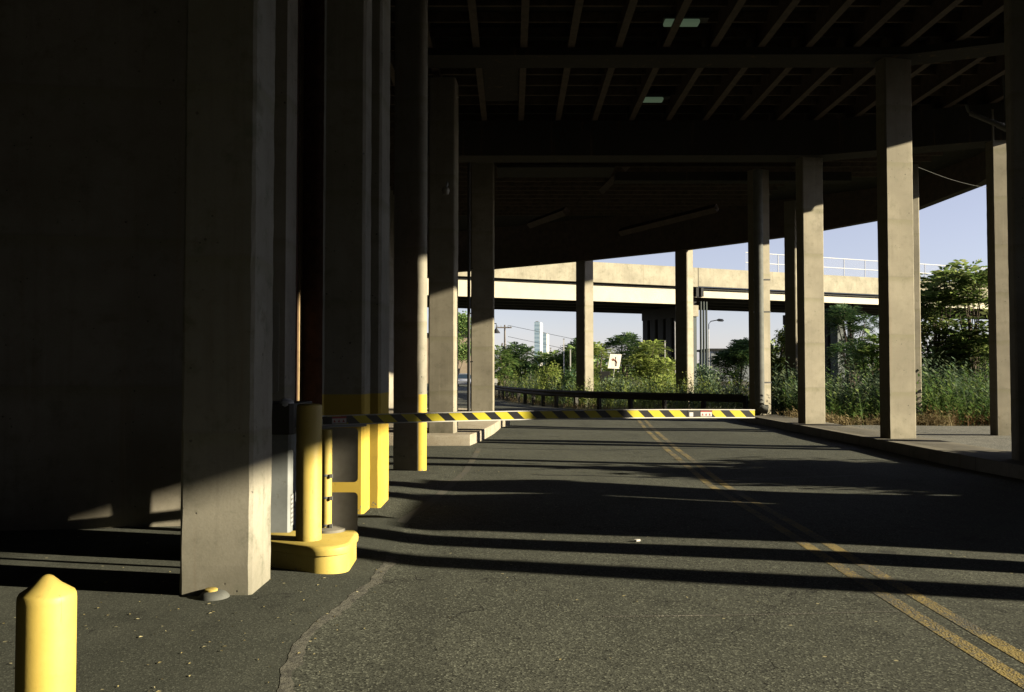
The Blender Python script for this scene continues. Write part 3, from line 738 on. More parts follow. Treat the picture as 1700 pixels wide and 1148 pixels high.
# ------------------------------------------------------------------ far overpass
P0 = Vector((0, 65)); ANG = math.atan2(0.39, 0.92); BX = Vector((math.cos(ANG), math.sin(ANG))); BY = Vector((-BX.y, BX.x))
def L2(s, d): q = P0 + BX * s + BY * d; return (q.x, q.y)
def bbox(mb, s0, s1, d0, d1, z0, z1): return mb.prism([L2(s0, d0), L2(s1, d0), L2(s1, d1), L2(s0, d1)], z0, z1)
SJ = 16.6
fb = thing('distant_overpass', 'sunlit tan and cream road bridge crossing the background from left to right', 'bridge', (P0.x, P0.y, 8))
mb = MB(); bbox(mb, -60, SJ - .03, 0, .35, 8.62, 10.2); bbox(mb, SJ + .03, 95, 0, .35, 8.68, 10.2); obj('parapet', mb, M['far_con'], fb)
mb = MB(); bbox(mb, -60, 95, 12.6, 12.95, 8.65, 10.1); obj('parapet', mb, M['far_con'], fb)
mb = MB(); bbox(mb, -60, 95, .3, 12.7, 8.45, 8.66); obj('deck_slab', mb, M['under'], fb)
mb = MB(); bbox(mb, -60, SJ - .3, .42, .62, 7.26, 8.448); bbox(mb, -60, SJ - .3, .36, .68, 7.18, 7.258); obj('girder', mb, M['cream'], fb)
mb = MB(); bbox(mb, SJ + .3, 95, .5, .7, 7.86, 8.448); bbox(mb, SJ - 1.0, 95, .40, .75, 7.80, 7.858); obj('girder', mb, M['cream'], fb)
for d in (3.2, 6.0, 8.8, 11.6):
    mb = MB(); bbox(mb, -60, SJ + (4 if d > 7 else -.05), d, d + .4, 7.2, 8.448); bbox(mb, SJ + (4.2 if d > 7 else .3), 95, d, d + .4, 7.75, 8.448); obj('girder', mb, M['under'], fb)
mb = MB()
for i in range(6): bbox(mb, SJ - .1 + (i % 2) * .5, SJ + .15 + (i % 2) * .5, .15 + i * .02, .4 + i * .02, 7.86, 8.6)
obj('joint_bracket', mb, M['under'], fb)
# fence on the parapet, right part
mb = MB()
for z in (10.9, 11.75): mb.tube([(*L2(21.5, .18), z), (*L2(95, .18), z)], .035, 6)
fr = obj('fence_rail', mb, M['white'], fb)
for i in range(30):
    s = 22.5 + i * 2.45; mb = MB(); mb.tube([(*L2(s, .18), 10.2), (*L2(s, .18), 11.78)], .035, 6); obj('fence_post', mb, M['white'], fb)
t = NT('chain_link'); t.base((.5, .5, .5)); tr = t.node("ShaderNodeBsdfTransparent"); mx = t.node("ShaderNodeMixShader"); mx.inputs[0].default_value = .12
t.link(tr.outputs[0], mx.inputs[1]); t.link(t.b.outputs[0], mx.inputs[2]); t.link(mx.outputs[0], t.out.inputs[0]); M['chain'] = t.m
mb = MB(); mb.face([(*L2(21.5, .2), 10.2), (*L2(95, .2), 10.2), (*L2(95, .2), 11.75), (*L2(21.5, .2), 11.75)]); obj('chain_link_mesh', mb, M['chain'], fb)
for (s, lab) in ((-15, 'bridge pier behind the left columns'), (SJ, 'dark row of pier legs under the joint of the distant bridge'), (32.5, 'dark bridge pier half hidden behind trees between the two broad sunlit columns')):
    pr = thing('bridge_pier', lab, 'bridge pier', (*L2(s, 1), 0), 'piers of the distant bridge')
    mb = MB(); bbox(mb, s - .5, s + .5, 1.0, 8.0, 6.25, 7.17); bbox(mb, s + .1, s + .5, 1.0, 8.0, 7.172, 7.74); obj('pier_cap', mb, M['under'], pr)
    mb = MB(); bbox(mb, s - .5, s + .5, .7, .995, 6.25, 7.17); obj('cap_end', mb, M['far_con'], pr)
    mb = MB(); bbox(mb, s - .12, s + .12, 1.4, 7.6, -.1, 6.24); obj('pier_wall', mb, M['under'], pr)
    for i in range(6):
        d = 1.3 + i * 1.25; mb = MB(); q = L2(s, d); mb.prism(rrect(*q, .9, .9, .06, ANG), -.1, 6.248); obj('pier_leg', mb, M['green_steel'] if i == 0 else M['under'], pr)
    for i in range(3):
        q = L2(s + .75 + i * .28, .75); mb = MB(); mb.tube([(*q, 0), (*q, 7.5)], .09, 8); obj('downpipe', mb, M['green_steel'], pr)

# ------------------------------------------------------------------ background things
def tower(px0, px1, pxs, pyt, Yd, label):
    x0, x1 = D(px0, 600, Yd)[0], D(px1, 600, Yd)[0]; zt_ = D(px0, pyt, Yd)[2]; x2 = D(pxs, 600, Yd)[0]
    o_ = thing('tower_block', label, 'skyscraper', (x0, Yd, 0), 'pair of far towers')
    t = NT('haze_pale_glass'); z = t.sep(); fl = t.math('FRACT', t.math('DIVIDE', z[2], 7.0)); fx = t.math('FRACT', t.math('DIVIDE', z[0], 3.6))  # pale colours stand in for distant haze
    c = t.mix(t.math('MULTIPLY', t.step(fl, .5, .6), .7), (.34, .46, .52), (.16, .26, .33)); c = t.mix(t.math('MULTIPLY', t.step(fx, .75, .8), .4), c, (.6, .66, .68)); t.base(c); t.rough(.4)
    mb = MB(); mb.prism([(x0, Yd), (x1, Yd), (x2, Yd + 30), (x2 - (x1 - x0), Yd + 30)], 0, zt_); obj('facade', mb, t.m, o_)
    mb = MB(); mb.prism([(x1 + .3, Yd + .1), (x2 + .6, Yd + 30), (x2 + .3, Yd + 30), (x1, Yd + .1)][::-1], 0, zt_ - .5); obj('side_facade', mb, M['white'], o_)
    mb = MB(); mb.box(x0 + 2.5, x1 - 2.5, Yd + 3, Yd + 18, zt_, zt_ + 1.6); obj('roof_plant', mb, M['cab'], o_)
tower(887, 896.5, 901.5, 534, 1500, 'taller of the two pale glass towers on the skyline')
tower(898, 907.5, 912, 553, 1560, 'shorter of the two pale glass towers on the skyline')
x, y, z = D(838, 600, 120); zt = D(838, 539, 120)[2]
u_ = thing('utility_pole', 'wooden utility pole with a crossarm above the bushes at left', 'utility pole', (x, y, 0))
mb = MB(); mb.tube([(x, y, -.1), (x, y, zt)], [.15, .11], 8); obj('pole_shaft', mb, M['wood'], u_, smooth=True)
mb = MB(); mb.box(x - 1.05, x + .95, y - .15, y - .03, zt - .45, zt - .28); obj('crossarm', mb, M['wood'], u_)
mb = MB(); mb.tube([(x - .5, y - .1, zt - 2.9), (x, y - .1, zt - 3.3), ], .07, 6); mb.tube([(x - .45, y - .1, zt - 2.9), (x - .3, y - .1, zt - 2.5)], .12, 6); obj('transformer', mb, M['wood'], u_)
for dx in (-.95, -.5, .45, .85):
    mb = MB(); mb.tube([(x + dx, y - .09, zt - .28), (x + dx, y - .09, zt - .08)], .05, 6); obj('insulator', mb, M['cab'], u_)
for dz, lab in ((-.06, 'upper thin power line leading from the utility pole'), (-1.6, 'lower thin power line leading from the utility pole')):
    mb = MB(); mb.tube([(x + .45, y, zt + dz), (x + 9, y - 4, zt + dz - 2.0), (x + 22, y - 8, zt + dz - 4.2)], .025, 4); tag(obj('power_line', mb, M['black']), lab, 'wire')
# hanging lamp shade beside the island column
c = D(824, 549, 60); q_ = thing('lamp_shade', 'small dark conical lamp beside the back column of the island', 'lamp', c)
mb = MB(); mb.lathe((c[0], c[1], c[2] - .15), [(.28, 0), (.2, .12), (.06, .32), (.04, .4)], 12); obj('shade', mb, M['black'], q_, smooth=True)
mb = MB(); mb.tube([(c[0], c[1], c[2] + .2), (c[0], c[1], c[2] + .5), (c[0] - .8, c[1], c[2] + .55), (c[0] - .8, c[1], -.1)], .04, 6); obj('lamp_arm', mb, M['black'], q_)
# street lamp right of the pier
x, y, z = D(1182, 532, 78); zl = z
s_ = thing('street_lamp', 'cobra-head street lamp on a thin arm right of the bridge pier', 'street lamp', (x - .2, y, 0))
mb = MB(); mb.tube([(x - .3, y, -.1), (x - .3, y, zl - .3), (x - .1, y, zl - .05), (x + .45, y, zl + .05)], .04, 8); obj('lamp_pole', mb, M['galv'], s_, smooth=True)
mb = MB(); mb.tube([(x + .42, y, zl + .05), (x + .6, y, zl + .06), (x + .95, y, zl + .03), (x + 1.05, y, zl)], [.05, .13, .12, .04], 10); obj('lamp_head', mb, M['galv'], s_, smooth=True)
# second pole at right
x, y, z = D(1301, 560, 110)
s_ = thing('utility_pole', 'short dark pole top seen between two columns above the bright green tree', 'utility pole', (x, y, 0))
zt = D(1301, 552, 110)[2]; mb = MB(); mb.tube([(x, y, -.1), (x, y, zt)], .12, 8); obj('pole_shaft', mb, M['wood'], s_)
mb = MB(); mb.box(x - .5, x + .5, y - .14, y - .02, zt - .5, zt - .3); obj('crossarm', mb, M['wood'], s_)
# thin posts in front of the pier
for (px, pyt, Yd, lab) in ((1104, 566, 56, 'shorter thin pale post in front of the dark bridge pier'), (1121, 534, 57, 'taller thin pale post in front of the dark bridge pier'), (936, 563, 60, 'thin pale stake among the bushes left of the far column'), (914, 578, 62, 'thin grey stake below the shorter tower'), (947, 580, 58, 'short thin pale stake close to the far column')):
    x, y, z = D(px, pyt, Yd); p_ = thing('marker_post', lab, 'post', (x, y, 0), 'thin posts among the bushes')
    mb = MB(); mb.box(x - .035, x + .035, y - .03, y + .03, -.1, z); obj('post_shaft', mb, M['white'], p_)
    mb = MB(); mb.box(x - .06, x + .06, y - .04, y + .04, z, z + .05); obj('post_cap', mb, M['galv'], p_)
# tilted white sign with a turning arrow
Yg = 46.5
c = D(1020, 600, Yg); sg = thing('road_sign', 'tilted white road sign with a brown turning arrow among the bushes', 'sign', (c[0], c[1], 0))
q = [D(px_s, py_s, Yg + (px_s - 1020) / 1450 * Yg * .6) for px_s, py_s in ((1009, 611), (1028, 612), (1032, 588), (1013, 587))]
mb = MB()
for p in q: mb.v.append(p)
for p in q: mb.v.append((p[0], p[1] + .02, p[2]))
mb.f += [(0, 1, 2, 3), (7, 6, 5, 4), (0, 4, 5, 1), (1, 5, 6, 2), (2, 6, 7, 3), (3, 7, 4, 0)]
pl = obj('sign_face', mb, m_plain('weathered_sign_white', (.52, .49, .43), .6, 0, .25, 6, dirt=(.3, .2, .12)), sg)
mb = MB()
SD = lambda px_s, py_s: D(px_s, py_s, Yg - .03 + (px_s - 1020) / 1450 * Yg * .6)
pts = [(1023, 607), (1023.5, 601), (1022, 597.5), (1018.5, 596.5)]
mb.tube([SD(*p) for p in pts], .035, 6)
h_ = [SD(*p) for p in ((1015.5, 596.5), (1019, 593.8), (1019, 599.5))]; mb.face(h_)
obj('arrow', mb, m_plain('faded_brown_red', (.22, .06, .03), .7), pl)
mb = MB(); b0 = D(1019, 611, Yg); mb.tube([(b0[0] - .25, Yg + .05, -.1), (b0[0] + .12, Yg + .04, b0[2] + .6)], .035, 8); obj('post', mb, M['galv'], sg)
c0 = D(996, 640, 45.5); c1_ = D(1013, 616, 45.5)
ds = thing('equipment_box', 'dark box standing in the weeds below the tilted white sign', 'box', (c0[0], 45.5, 0))
mb = MB(); mb.box(c0[0], c1_[0], 45.5, 45.8, .3, c1_[2]); obj('box_body', mb, M['under'], ds, bevel=.02)
mb = MB(); mb.box(c0[0] + .06, c0[0] + .14, 45.6, 45.7, -.1, .3); obj('leg', mb, M['under'], ds)
mb = MB(); mb.box(c1_[0] - .14, c1_[0] - .06, 45.6, 45.7, -.1, .3); obj('leg', mb, M['under'], ds)
# car far down the road
cx, cy, _ = D(771, 636, 100)
car = thing('parked_car', 'silver car far down the road, seen between the island column and the black pole', 'car', (cx, cy, 0))
def loft(secs):
    mb = MB(); k = len(secs[0]); 
    for s in secs: mb.v += s
    for i in range(len(secs) - 1):
        for a in range(k): b = (a + 1) % k; mb.f.append((i * k + a, i * k + b, (i + 1) * k + b, (i + 1) * k + a))
    mb.f.append(tuple(reversed(range(k)))); mb.f.append(tuple((len(secs) - 1) * k + a for a in range(k)))
    return mb
def sec(y, hw, z0, z1, r=.12): return [(cx - hw, cy + y, z0 + r), (cx - hw + r, cy + y, z0), (cx + hw - r, cy + y, z0), (cx + hw, cy + y, z0 + r), (cx + hw, cy + y, z1 - r), (cx + hw - r, cy + y, z1), (cx - hw + r, cy + y, z1), (cx - hw, cy + y, z1 - r)]
obj('body', loft([sec(-2.2, .78, .3, .66), sec(-2.0, .88, .25, .78), sec(-1.0, .9, .25, .92), sec(1.6, .9, .25, .95), sec(2.2, .82, .32, .85)]), M['car'], car, smooth=True)
obj('roof', loft([sec(-.35, .6, 1.38, 1.44, .02), sec(0, .64, 1.38, 1.50, .03), sec(1.0, .64, 1.38, 1.50, .03), sec(1.4, .6, 1.36, 1.44, .02)]), M['car'], car, smooth=True)
obj('window', loft([sec(-1.05, .8, .90, .95, .02), sec(-.4, .64, .90, 1.40, .06), sec(1.35, .64, .9, 1.40, .06), sec(1.9, .78, .9, .97, .02)]), M['glass'], car)
for sx_ in (-1, 1):
    for yy in (-1.35, 1.35):
        mb = MB(); mb.tube([(cx + sx_ * .72, cy + yy, .32), (cx + sx_ * .92, cy + yy, .32)], .32, 16); obj('wheel', mb, M['rubber'], car, smooth=True)
    mb = MB(); mb.box(cx + sx_ * .62 - .14, cx + sx_ * .62 + .14, cy - 2.2, cy - 2.1, .58, .72); obj('headlight', mb, M['white'], car, bevel=.02)
# tan building and white disc, yellow marker
bt = thing('tan_building', 'plain tan building behind the car far down the road', 'building', (-20, 128, 0))
mb = MB(); mb.box(-40, -4.3, 128, 150, -.1, 7.0); obj('wall', mb, M['tan_wall'], bt)
mb = MB(); mb.box(-40.3, -4.0, 127.7, 150.3, 7.0, 7.4); obj('roof', mb, M['under'], bt)
mb = MB(); mb.box(-9, -7.6, 127.9, 128.02, 0, 2.2); obj('door', mb, M['under'], bt)
c = D(823, 632, 58); wd = thing('round_sign', 'small white round sign at the road edge by the back island column', 'sign', (c[0], c[1], 0))
mb = MB(); mb.tube([(c[0], c[1], c[2]), (c[0], c[1] + .03, c[2])], .17, 20); obj('disc', mb, M['white'], wd)
mb = MB(); mb.tube([(c[0], c[1] + .06, -.1), (c[0], c[1] + .06, c[2] + .1)], .03, 8); obj('post', mb, M['galv'], wd)
c = D(828, 627, 60); wd = thing('marker_post', 'short yellow marker at the guardrail end', 'post', (c[0], c[1], 0))
mb = MB(); mb.box(c[0] - .1, c[0] + .1, c[1], c[1] + .04, -.1, 1.55); obj('marker_panel', mb, M['yellow'], wd)
mb = MB(); mb.box(c[0] - .03, c[0] + .03, c[1] + .045, c[1] + .09, -.1, 1.5); obj('stake', mb, M['galv'], wd)
x0, x1 = D(1180, 580, 160)[0], D(1240, 580, 160)[0]
gb = thing('grey_shed', 'low grey building glimpsed beyond the bridge under the street lamp', 'building', (x0, 160, 0))
mb = MB(); mb.box(x0, x1 + 8, 160, 170, -.1, 5.6); obj('wall', mb, M['cab'], gb)
mb = MB(); mb.box(x0 - .4, x1 + 8.4, 159.6, 170.4, 5.6, 6.0); obj('roof', mb, M['under'], gb)

# ------------------------------------------------------------------ added out of view at right to cast shadows and block sky
def shed(x0, x1, y0, y1, z, label, cat, name):
    o_ = thing(name, label, cat, ((x0 + x1) / 2, (y0 + y1) / 2, 0))
    mb = MB(); mb.box(x0, x1, y0, y1, -.05, z - .15); obj('wall', mb, M['wall'], o_)
    mb = MB(); mb.box(x0 - .1, x1 + .1, y0 - .1, y1 + .1, z - .148, z); obj('roof', mb, M['deck'], o_)
    mb = MB(); mb.box(x0 - .03, x0 - .003, (y0 + y1) / 2 - .4, (y0 + y1) / 2 + .4, 0, 2.0); obj('door', mb, M['green_steel'], o_)
shed(10.6, 12.4, 6.2, 8.40, 3.65, 'added shed shape out of view at right, casting the broad road shadow', 'shed', 'shadow_shed')  # unseen box added for the broad shadow across the road
shed(10.6, 12.2, 9.06, 9.75, 3.7, 'added narrow shed shape out of view, casting a further road shadow band', 'shed', 'narrow_shadow_shed')  # second unseen box added for the next shadow band
hv = thing('sky_blocker_slab', 'added high slab on girders out of view at right, blocking sky light', 'overpass', (34, -20, 17))  # unseen overhead slab added to cut sky light reaching the columns
mb = MB(); mb.box(21.5, 37, -80, 37, 17.2, 17.8); obj('deck_slab', mb, M['deck'], hv)
for xx in (21.5, 36.7):
    mb = MB(); mb.box(xx, xx + .3, -80, 37, 17.802, 18.9); obj('parapet', mb, M['far_con'], hv)
for xx in (24, 28, 32, 35.5):
    mb = MB(); mb.box(xx, xx + .4, -79.5, 36.5, 15.9, 17.198); obj('girder', mb, M['steel_dark'], hv)
mb = MB(); mb.box(10.95, 11.15, 8.52, 8.95, -.05, 2.4); tag(obj('shadow_link_wall', mb, M['wall']), 'added low wall out of view, partly closing the light gap between the sheds', 'wall')  # unseen wall added to shorten the lit streak between the shed shadows
wb = thing('sky_blocker_block', 'added long brick block out of view at right, holding back low sky light', 'warehouse', (50, 0, 0))  # unseen block added to hide the low sky from under the deck
mb = MB(); mb.box(46, 60, -70, -4, -.1, 12.4); mb.box(46.02, 60, -3.98, 56, -.1, 6.4); obj('wall', mb, M['brick'], wb)
mb = MB(); mb.box(45.8, 60.2, -70.2, -3.9, 12.402, 12.6); mb.box(45.8, 60.2, -3.88, 56.2, 6.402, 6.6); obj('roof', mb, M['deck'], wb)
for k_ in range(10):
    mb = MB(); mb.box(45.95, 45.997, -60 + k_ * 6.5, -57.5 + k_ * 6.5, 2, 5); obj('window', mb, M['glass'], wb)

# ------------------------------------------------------------------ vegetation
LF = {
 'lime': m_leaf('leaf_lime', (.20, .29, .06), (.35, .45, .09), (.50, .55, .16), .5),
 'green': m_leaf('leaf_green', (.09, .18, .05), (.17, .28, .07), (.31, .40, .12), .35),
 'dark': m_leaf('leaf_dark', (.03, .075, .035), (.07, .13, .05), (.15, .22, .07), .3),
 'blue': m_leaf('leaf_bluegreen', (.09, .16, .09), (.17, .25, .14), (.33, .40, .23), .3),
 'airy': m_leaf('leaf_airy', (.13, .22, .06), (.26, .36, .10), (.46, .52, .19), .5),
 'straw': m_leaf('leaf_straw', (.20, .15, .07), (.30, .23, .11), (.40, .32, .17), .25),
 'rust': m_leaf('leaf_rust', (.12, .06, .03), (.20, .12, .05), (.28, .20, .09), .25),
}
def frond(mb, p, d, L, nl, ll, r):
    d = d.normalized(); side = d.cross(Vector((0, 0, 1)))
    if side.length < .1: side = Vector((1, 0, 0))
    side.normalize()
    for i in range(nl):
        t_ = (i + .6) / nl; c = p + d * (L * t_) + Vector((0, 0, -.45 * L * t_ * t_))
        for s in (-1, 1):
            ld = (side * s * .85 + d * .45 + Vector((r.uniform(-.2, .2), r.uniform(-.2, .2), -.25 + r.uniform(-.2, .15)))).normalized()
            l = ll * (1 - .45 * abs(t_ - .4)) * r.uniform(.8, 1.2); wv = d * (l * .2)
            m = c + ld * (l * .45)
            mb.face([c, m + wv, c + ld * l, m - wv])
def leafq(mb, c, r, l):
    d = Vector((r.gauss(0, 1), r.gauss(0, 1), r.gauss(0, .7))).normalized(); u = d.cross(Vector((r.gauss(0, 1), r.gauss(0, 1), r.gauss(0, 1)))).normalized()
    mb.face([c - d * l * .5, c + u * l * .28, c + d * l * .5, c - u * l * .28])
def plant(name, label, cat, px, Yd, wpx, pyt, kind, style='frond', seed=1, dens=1.0, zlow=0.0, depth=None, group=None, lf=1.0, nb=9):
    r = random.Random(seed); x, y, _ = D(px, 600, Yd); h = D(px, pyt, Yd)[2]; wr = wpx / 1450 * Yd / 2; dr = depth or max(wr * .8, .8)
    o_ = thing(name, label, cat, (x, y, 0), group)
    st = MB(); lv = MB(); blobs = []
    for i in range(nb):
        a = r.uniform(0, 2 * math.pi); q = r.uniform(.15, .85) ** .7
        zf = r.uniform(max(.28, zlow), .86) if i else .82
        sh = 1 - .55 * max(0, zf - .4)
        blobs.append((Vector((x + wr * q * math.cos(a) * sh, y + dr * q * math.sin(a) * sh, h * zf)), r.uniform(.22, .42) * (.72 if nb == 22 else 1) * min(max(wr, .6), h * .6)))
    for i, (c, br) in enumerate(blobs):
        b0 = Vector((x + r.uniform(-.15, .15) * wr, y + r.uniform(-.15, .15), -.1)); md = b0.lerp(c, .55) + Vector((r.uniform(-.15, .15), r.uniform(-.15, .15), .1 * h))
        r0 = (.011 if nb > 16 else .022) * h * (.4 if i else 1) + .010
        st.tube([b0, b0.lerp(md, .5) + Vector((0, 0, .03 * h)), md, c, c + Vector((r.uniform(-.2, .2), r.uniform(-.2, .2), br * .7))], [r0, r0 * .8, r0 * .6, r0 * .35, r0 * .12], 6)
        n = int(34 * dens * (br / .5) ** 1.5) + 8
        for k_ in range(n):
            v = Vector((r.gauss(0, 1), r.gauss(0, 1), r.gauss(.15, .8))).normalized(); rr_ = br * r.uniform(.25, 1.0) ** .6
            p = c + Vector((v.x * rr_ * 1.15, v.y * rr_ * 1.15, v.z * rr_ * .8))
            if p.z < .05: p.z = .05
            if style == 'frond': frond(lv, p, Vector((v.x, v.y, v.z * .5 + .25)), r.uniform(.45, .8) * lf, r.randint(5, 7), r.uniform(.16, .26) * lf, r)
            else:
                for j in range(7): leafq(lv, p + Vector((r.gauss(0, .13), r.gauss(0, .13), r.gauss(0, .12))) * lf * 1.3, r, r.uniform(.10, .2) * lf)
    obj('stem', st, M['bark'], o_, smooth=True); obj('foliage', lv, LF[kind], o_)
    return o_
PL = [
 # left opening
 ('broad_tree', 'bushy dark green tree behind the left opening above the car', 'tree', 752, 112, 80, 508, 'green', 'leaf', 1.4, 0.3),
 ('sumac_bush', 'green feathery bush at the left end of the guardrail beside the back island column', 'bush', 836, 60, 46, 572, 'green', 'frond', 1.2, 0),
 ('sumac_bush', 'tallest dark bush below the utility pole, left of the towers', 'bush', 866, 62, 62, 566, 'dark', 'frond', 1.3, 0),
 ('sumac_bush', 'green bush directly beneath the two towers', 'bush', 898, 66, 52, 586, 'green', 'frond', 1.2, 0),
 ('sumac_bush', 'green tree just right of the towers touching the far column', 'bush', 936, 62, 56, 572, 'green', 'frond', 1.4, 0),
 ('young_tree', 'taller dark green crown close against the left side of the far column', 'tree', 957, 64, 36, 558, 'dark', 'frond', 1.3, .2),
 ('weedy_bush', 'pale lime weedy bush behind the guardrail left of the far column', 'bush', 915, 50, 44, 606, 'lime', 'leaf', 1.2, 0),
 ('weedy_bush', 'dark weedy clump at the foot of the far column, left side', 'bush', 944, 46, 30, 614, 'dark', 'leaf', 1.2, 0),
 # centre
 ('sumac_bush', 'lime green bush between the far column and the tilted sign', 'bush', 992, 54, 40, 566, 'lime', 'frond', 1.3, 0),
 ('young_tree', 'dark tree standing behind the tilted white sign', 'tree', 1035, 60, 62, 548, 'dark', 'frond', 1.5, 0),
 ('sumac_bush', 'large bright yellow-green feathery bush right of the tilted white sign', 'bush', 1072, 52, 66, 560, 'lime', 'frond', 1.5, 0),
 ('sumac_bush', 'green bush at the foot of the two thin pale posts', 'bush', 1112, 50, 40, 592, 'lime', 'frond', 1.2, 0),
 ('weedy_bush', 'low grey-green weed clump in front of the tilted sign', 'bush', 1035, 44, 70, 630, 'blue', 'leaf', 1.2, 0),
 ('weedy_bush', 'low lime weed clump left of the column behind the guardrail', 'bush', 1095, 44, 60, 626, 'lime', 'leaf', 1.2, 0),
 # right of the edge column
 ('weedy_bush', 'grey-green feathery weed clump just right of the column behind the guardrail', 'bush', 1170, 46, 44, 606, 'blue', 'leaf', 1.2, 0),
 ('young_tree', 'dense dark green round tree left of the column with the drain pipe', 'tree', 1222, 60, 66, 556, 'dark', 'frond', 2.8, 0),
 ('young_tree', 'bright yellow-green leafy tree between the drain pipe column and the dark one', 'tree', 1294, 36.5, 42, 536, 'lime', 'leaf', 3.2, 0),
 ('young_tree', 'dark shaded tree between the two broad sunlit median columns', 'tree', 1412, 58, 84, 490, 'dark', 'frond', 1.7, .1),
 ('young_tree', 'green young tree filling the gap left of the broadest median column', 'tree', 1450, 37, 64, 540, 'green', 'frond', 1.4, 0),
 ('tree_of_heaven', 'tall airy green tree between the broadest median column and the right-hand one', 'tree', 1556, 34, 84, 428, 'airy', 'frond', .62, .10),
 ('tree_of_heaven', 'tall airy green tree touching the left side of the right-hand sunlit column', 'tree', 1618, 33.2, 74, 416, 'airy', 'frond', .62, .12),
 ('sumac_bush', 'green bush low under the tall airy trees at right', 'bush', 1590, 34.5, 110, 545, 'dark', 'frond', 1.2, 0),
 ('young_tree', 'green tree beyond the right edge of the side road', 'tree', 1760, 31, 140, 430, 'green', 'frond', 1.1, .1),
]
for i, (nm, lab, cat, px, Yd, wpx, pyt, kind, sty, dens, zl_) in enumerate(PL):
    tall = nm in ('tree_of_heaven', 'broad_tree')
    plant(nm, lab, cat, px, Yd, wpx, pyt, kind, sty, 100 + i, dens * (1.5 if Yd < 90 else 1), zl_, nb=22 if tall else (13 if wpx > 55 else 10), lf=(1.5 if nm == 'tree_of_heaven' else 1.0) if Yd < 90 else 2.0)

plant('shade_bush', 'added broad bush out of view at right, casting dappled shade on the road', 'bush', 2171, 12.4, 290, 478, 'green', 'leaf', 401, 1.5, 0, depth=2.4, lf=1.5, nb=30)  # unseen foliage added to dapple the sunlight on the road
# weeds: nobody could count them
def weeds(name, label, spots, kind, hmin, hmax, n, seed, leaf=.12):
    r = random.Random(seed); mb = MB()
    for k_ in range(n):
        x, y = spots(r)
        cl_ = .5 + .5 * math.sin(x * 1.3 + seed) * math.sin(y * 1.1 + x * .4 + seed * 2)
        if r.random() > .35 + .75 * cl_: continue
        h = r.uniform(hmin, hmax) * (.55 + .6 * cl_) * (1 - .25 * r.random()); lean = Vector((r.gauss(0, .16), r.gauss(0, .16), 1)); p = Vector((x, y, -.05))
        top = p + lean * h; wv = Vector((r.gauss(0, 1), r.gauss(0, 1), 0)).normalized() * .008
        mb.face([p - wv, p + wv, top])
        m = max(3, int(h / .10))
        for j in range(m):
            t_ = .15 + .85 * (j + r.random()) / m; c = p.lerp(top, t_); a = r.uniform(0, 6.28)
            d = Vector((math.cos(a), math.sin(a), r.uniform(.2, .9))).normalized(); l = leaf * r.uniform(.6, 1.3) * (1.1 - .4 * t_)
            u = d.cross(Vector((0, 0, 1))).normalized() * l * .16
            mb.face([c, c + d * l * .5 + u, c + d * l, c + d * l * .5 - u])
    o_ = obj(name, mb, LF[kind]); o_["kind"] = 'stuff'; o_["label"] = label; o_["category"] = 'weeds'
    return o_
def band(x0, x1, y0, y1): return lambda r: (r.uniform(x0, x1), r.uniform(y0, y1))
def behind_rail(off0, off1):
    P = along(RAIL, 80)
    def f(r):
        p, d = P[r.randrange(len(P))]; nrm = Vector((d.y, -d.x)); q = p + nrm * r.uniform(off0, off1) + d * r.uniform(-.3, .3); return (q.x, q.y)
    return f
weeds('tall_weeds', 'tall blue-green weeds beyond the side road at right', band(9.5, 22, 28.6, 33.5), 'blue', 1.0, 2.3, 3200, 5, .24)
weeds('tall_weeds', 'tall sunlit yellow-green weeds mixed in beyond the side road', band(9.5, 22, 27.6, 33.5), 'green', .7, 2.0, 2600, 25, .24)
weeds('tall_weeds', 'tall green weeds behind the guardrail', behind_rail(.5, 8), 'blue', .7, 1.7, 2600, 6, .22)
weeds('roadside_weeds', 'yellow-green weeds close behind the guardrail', behind_rail(.4, 6), 'lime', .5, 1.9, 4200, 8, .2)
weeds('dry_grass', 'dry straw grass along the far kerb of the side road', band(8.6, 13.5, 26.6, 28.2), 'straw', .2, .55, 1800, 9, .14)
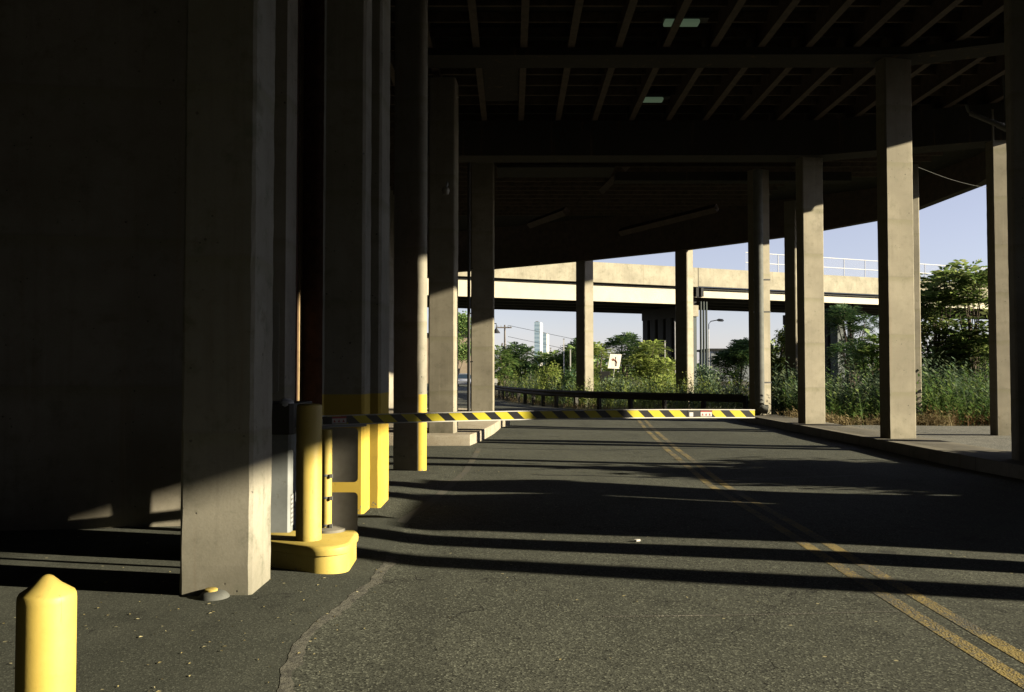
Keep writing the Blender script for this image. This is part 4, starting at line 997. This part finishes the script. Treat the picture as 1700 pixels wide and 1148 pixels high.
weeds('dry_grass', 'dry straw grass under the guardrail', behind_rail(-.1, 1.2), 'straw', .1, .4, 1100, 10, .14)
weeds('rusty_weeds', 'rust-brown dry weeds at the right end of the side road verge', band(13, 22, 26.9, 28.8), 'rust', .3, .9, 1300, 11, .16)
weeds('low_weeds', 'low green weeds in front of the tall ones at right', band(9.2, 20, 27.6, 29.6), 'green', .4, .95, 1600, 12, .18)
# far wood on the horizon
r = random.Random(77); mb = MB()
for k_ in range(9000):
    x = r.uniform(-90, 190); y = r.uniform(175, 215); hh = 4.5 + 2.5 * math.sin(x * .13) + 1.5 * math.sin(x * .41 + 1)
    if -9 < x < 12: hh *= .55
    z = max(.3, hh * r.random() ** .6); leafq(mb, Vector((x, y, z)), r, r.uniform(.9, 2.0))
o_ = obj('far_wood', mb, LF['green']); o_["kind"] = 'stuff'; o_["label"] = 'far line of green woods on the horizon'; o_["category"] = 'woods'
r = random.Random(21); mb = MB()
for k_ in range(420):
    u_ = r.random()
    if u_ < .55: x, y = r.uniform(-3.2, -.9), r.uniform(3.2, 7.2)
    elif u_ < .75: x, y = r.uniform(-1.4, .4), r.uniform(12.5, 19)
    else: x, y = r.uniform(-.8, 4), r.uniform(4.2, 12)
    z = gh(x, y) + .006; l = r.uniform(.006, .015); a = r.uniform(0, 6.28); dx, dy = math.cos(a) * l, math.sin(a) * l
    mb.face([(x - dx, y - dy, z), (x + dy * .5, y - dx * .5, z + r.uniform(0, .006)), (x + dx, y + dy, z + .002), (x - dy * .5, y + dx * .5, z + r.uniform(0, .006))])
o_ = obj('leaf_litter', mb, m_leaf('dry_leaf', (.25, .20, .09), (.40, .34, .15), (.55, .50, .30), .2)); o_["kind"] = 'stuff'; o_["label"] = 'tiny dry leaves and grit scattered over the asphalt'; o_["category"] = 'litter'
# litter: one pale scrap on the road
c = G(1058, 899); pq = MB(); pq.prism(rrect(c[0], c[1], .06, .035, .012, .4), gh(c[0], c[1]) + .004, gh(c[0], c[1]) + .02)
tag(obj('litter_scrap', pq, M['white']), 'small pale scrap of litter lying on the road between two shadow stripes', 'litter')
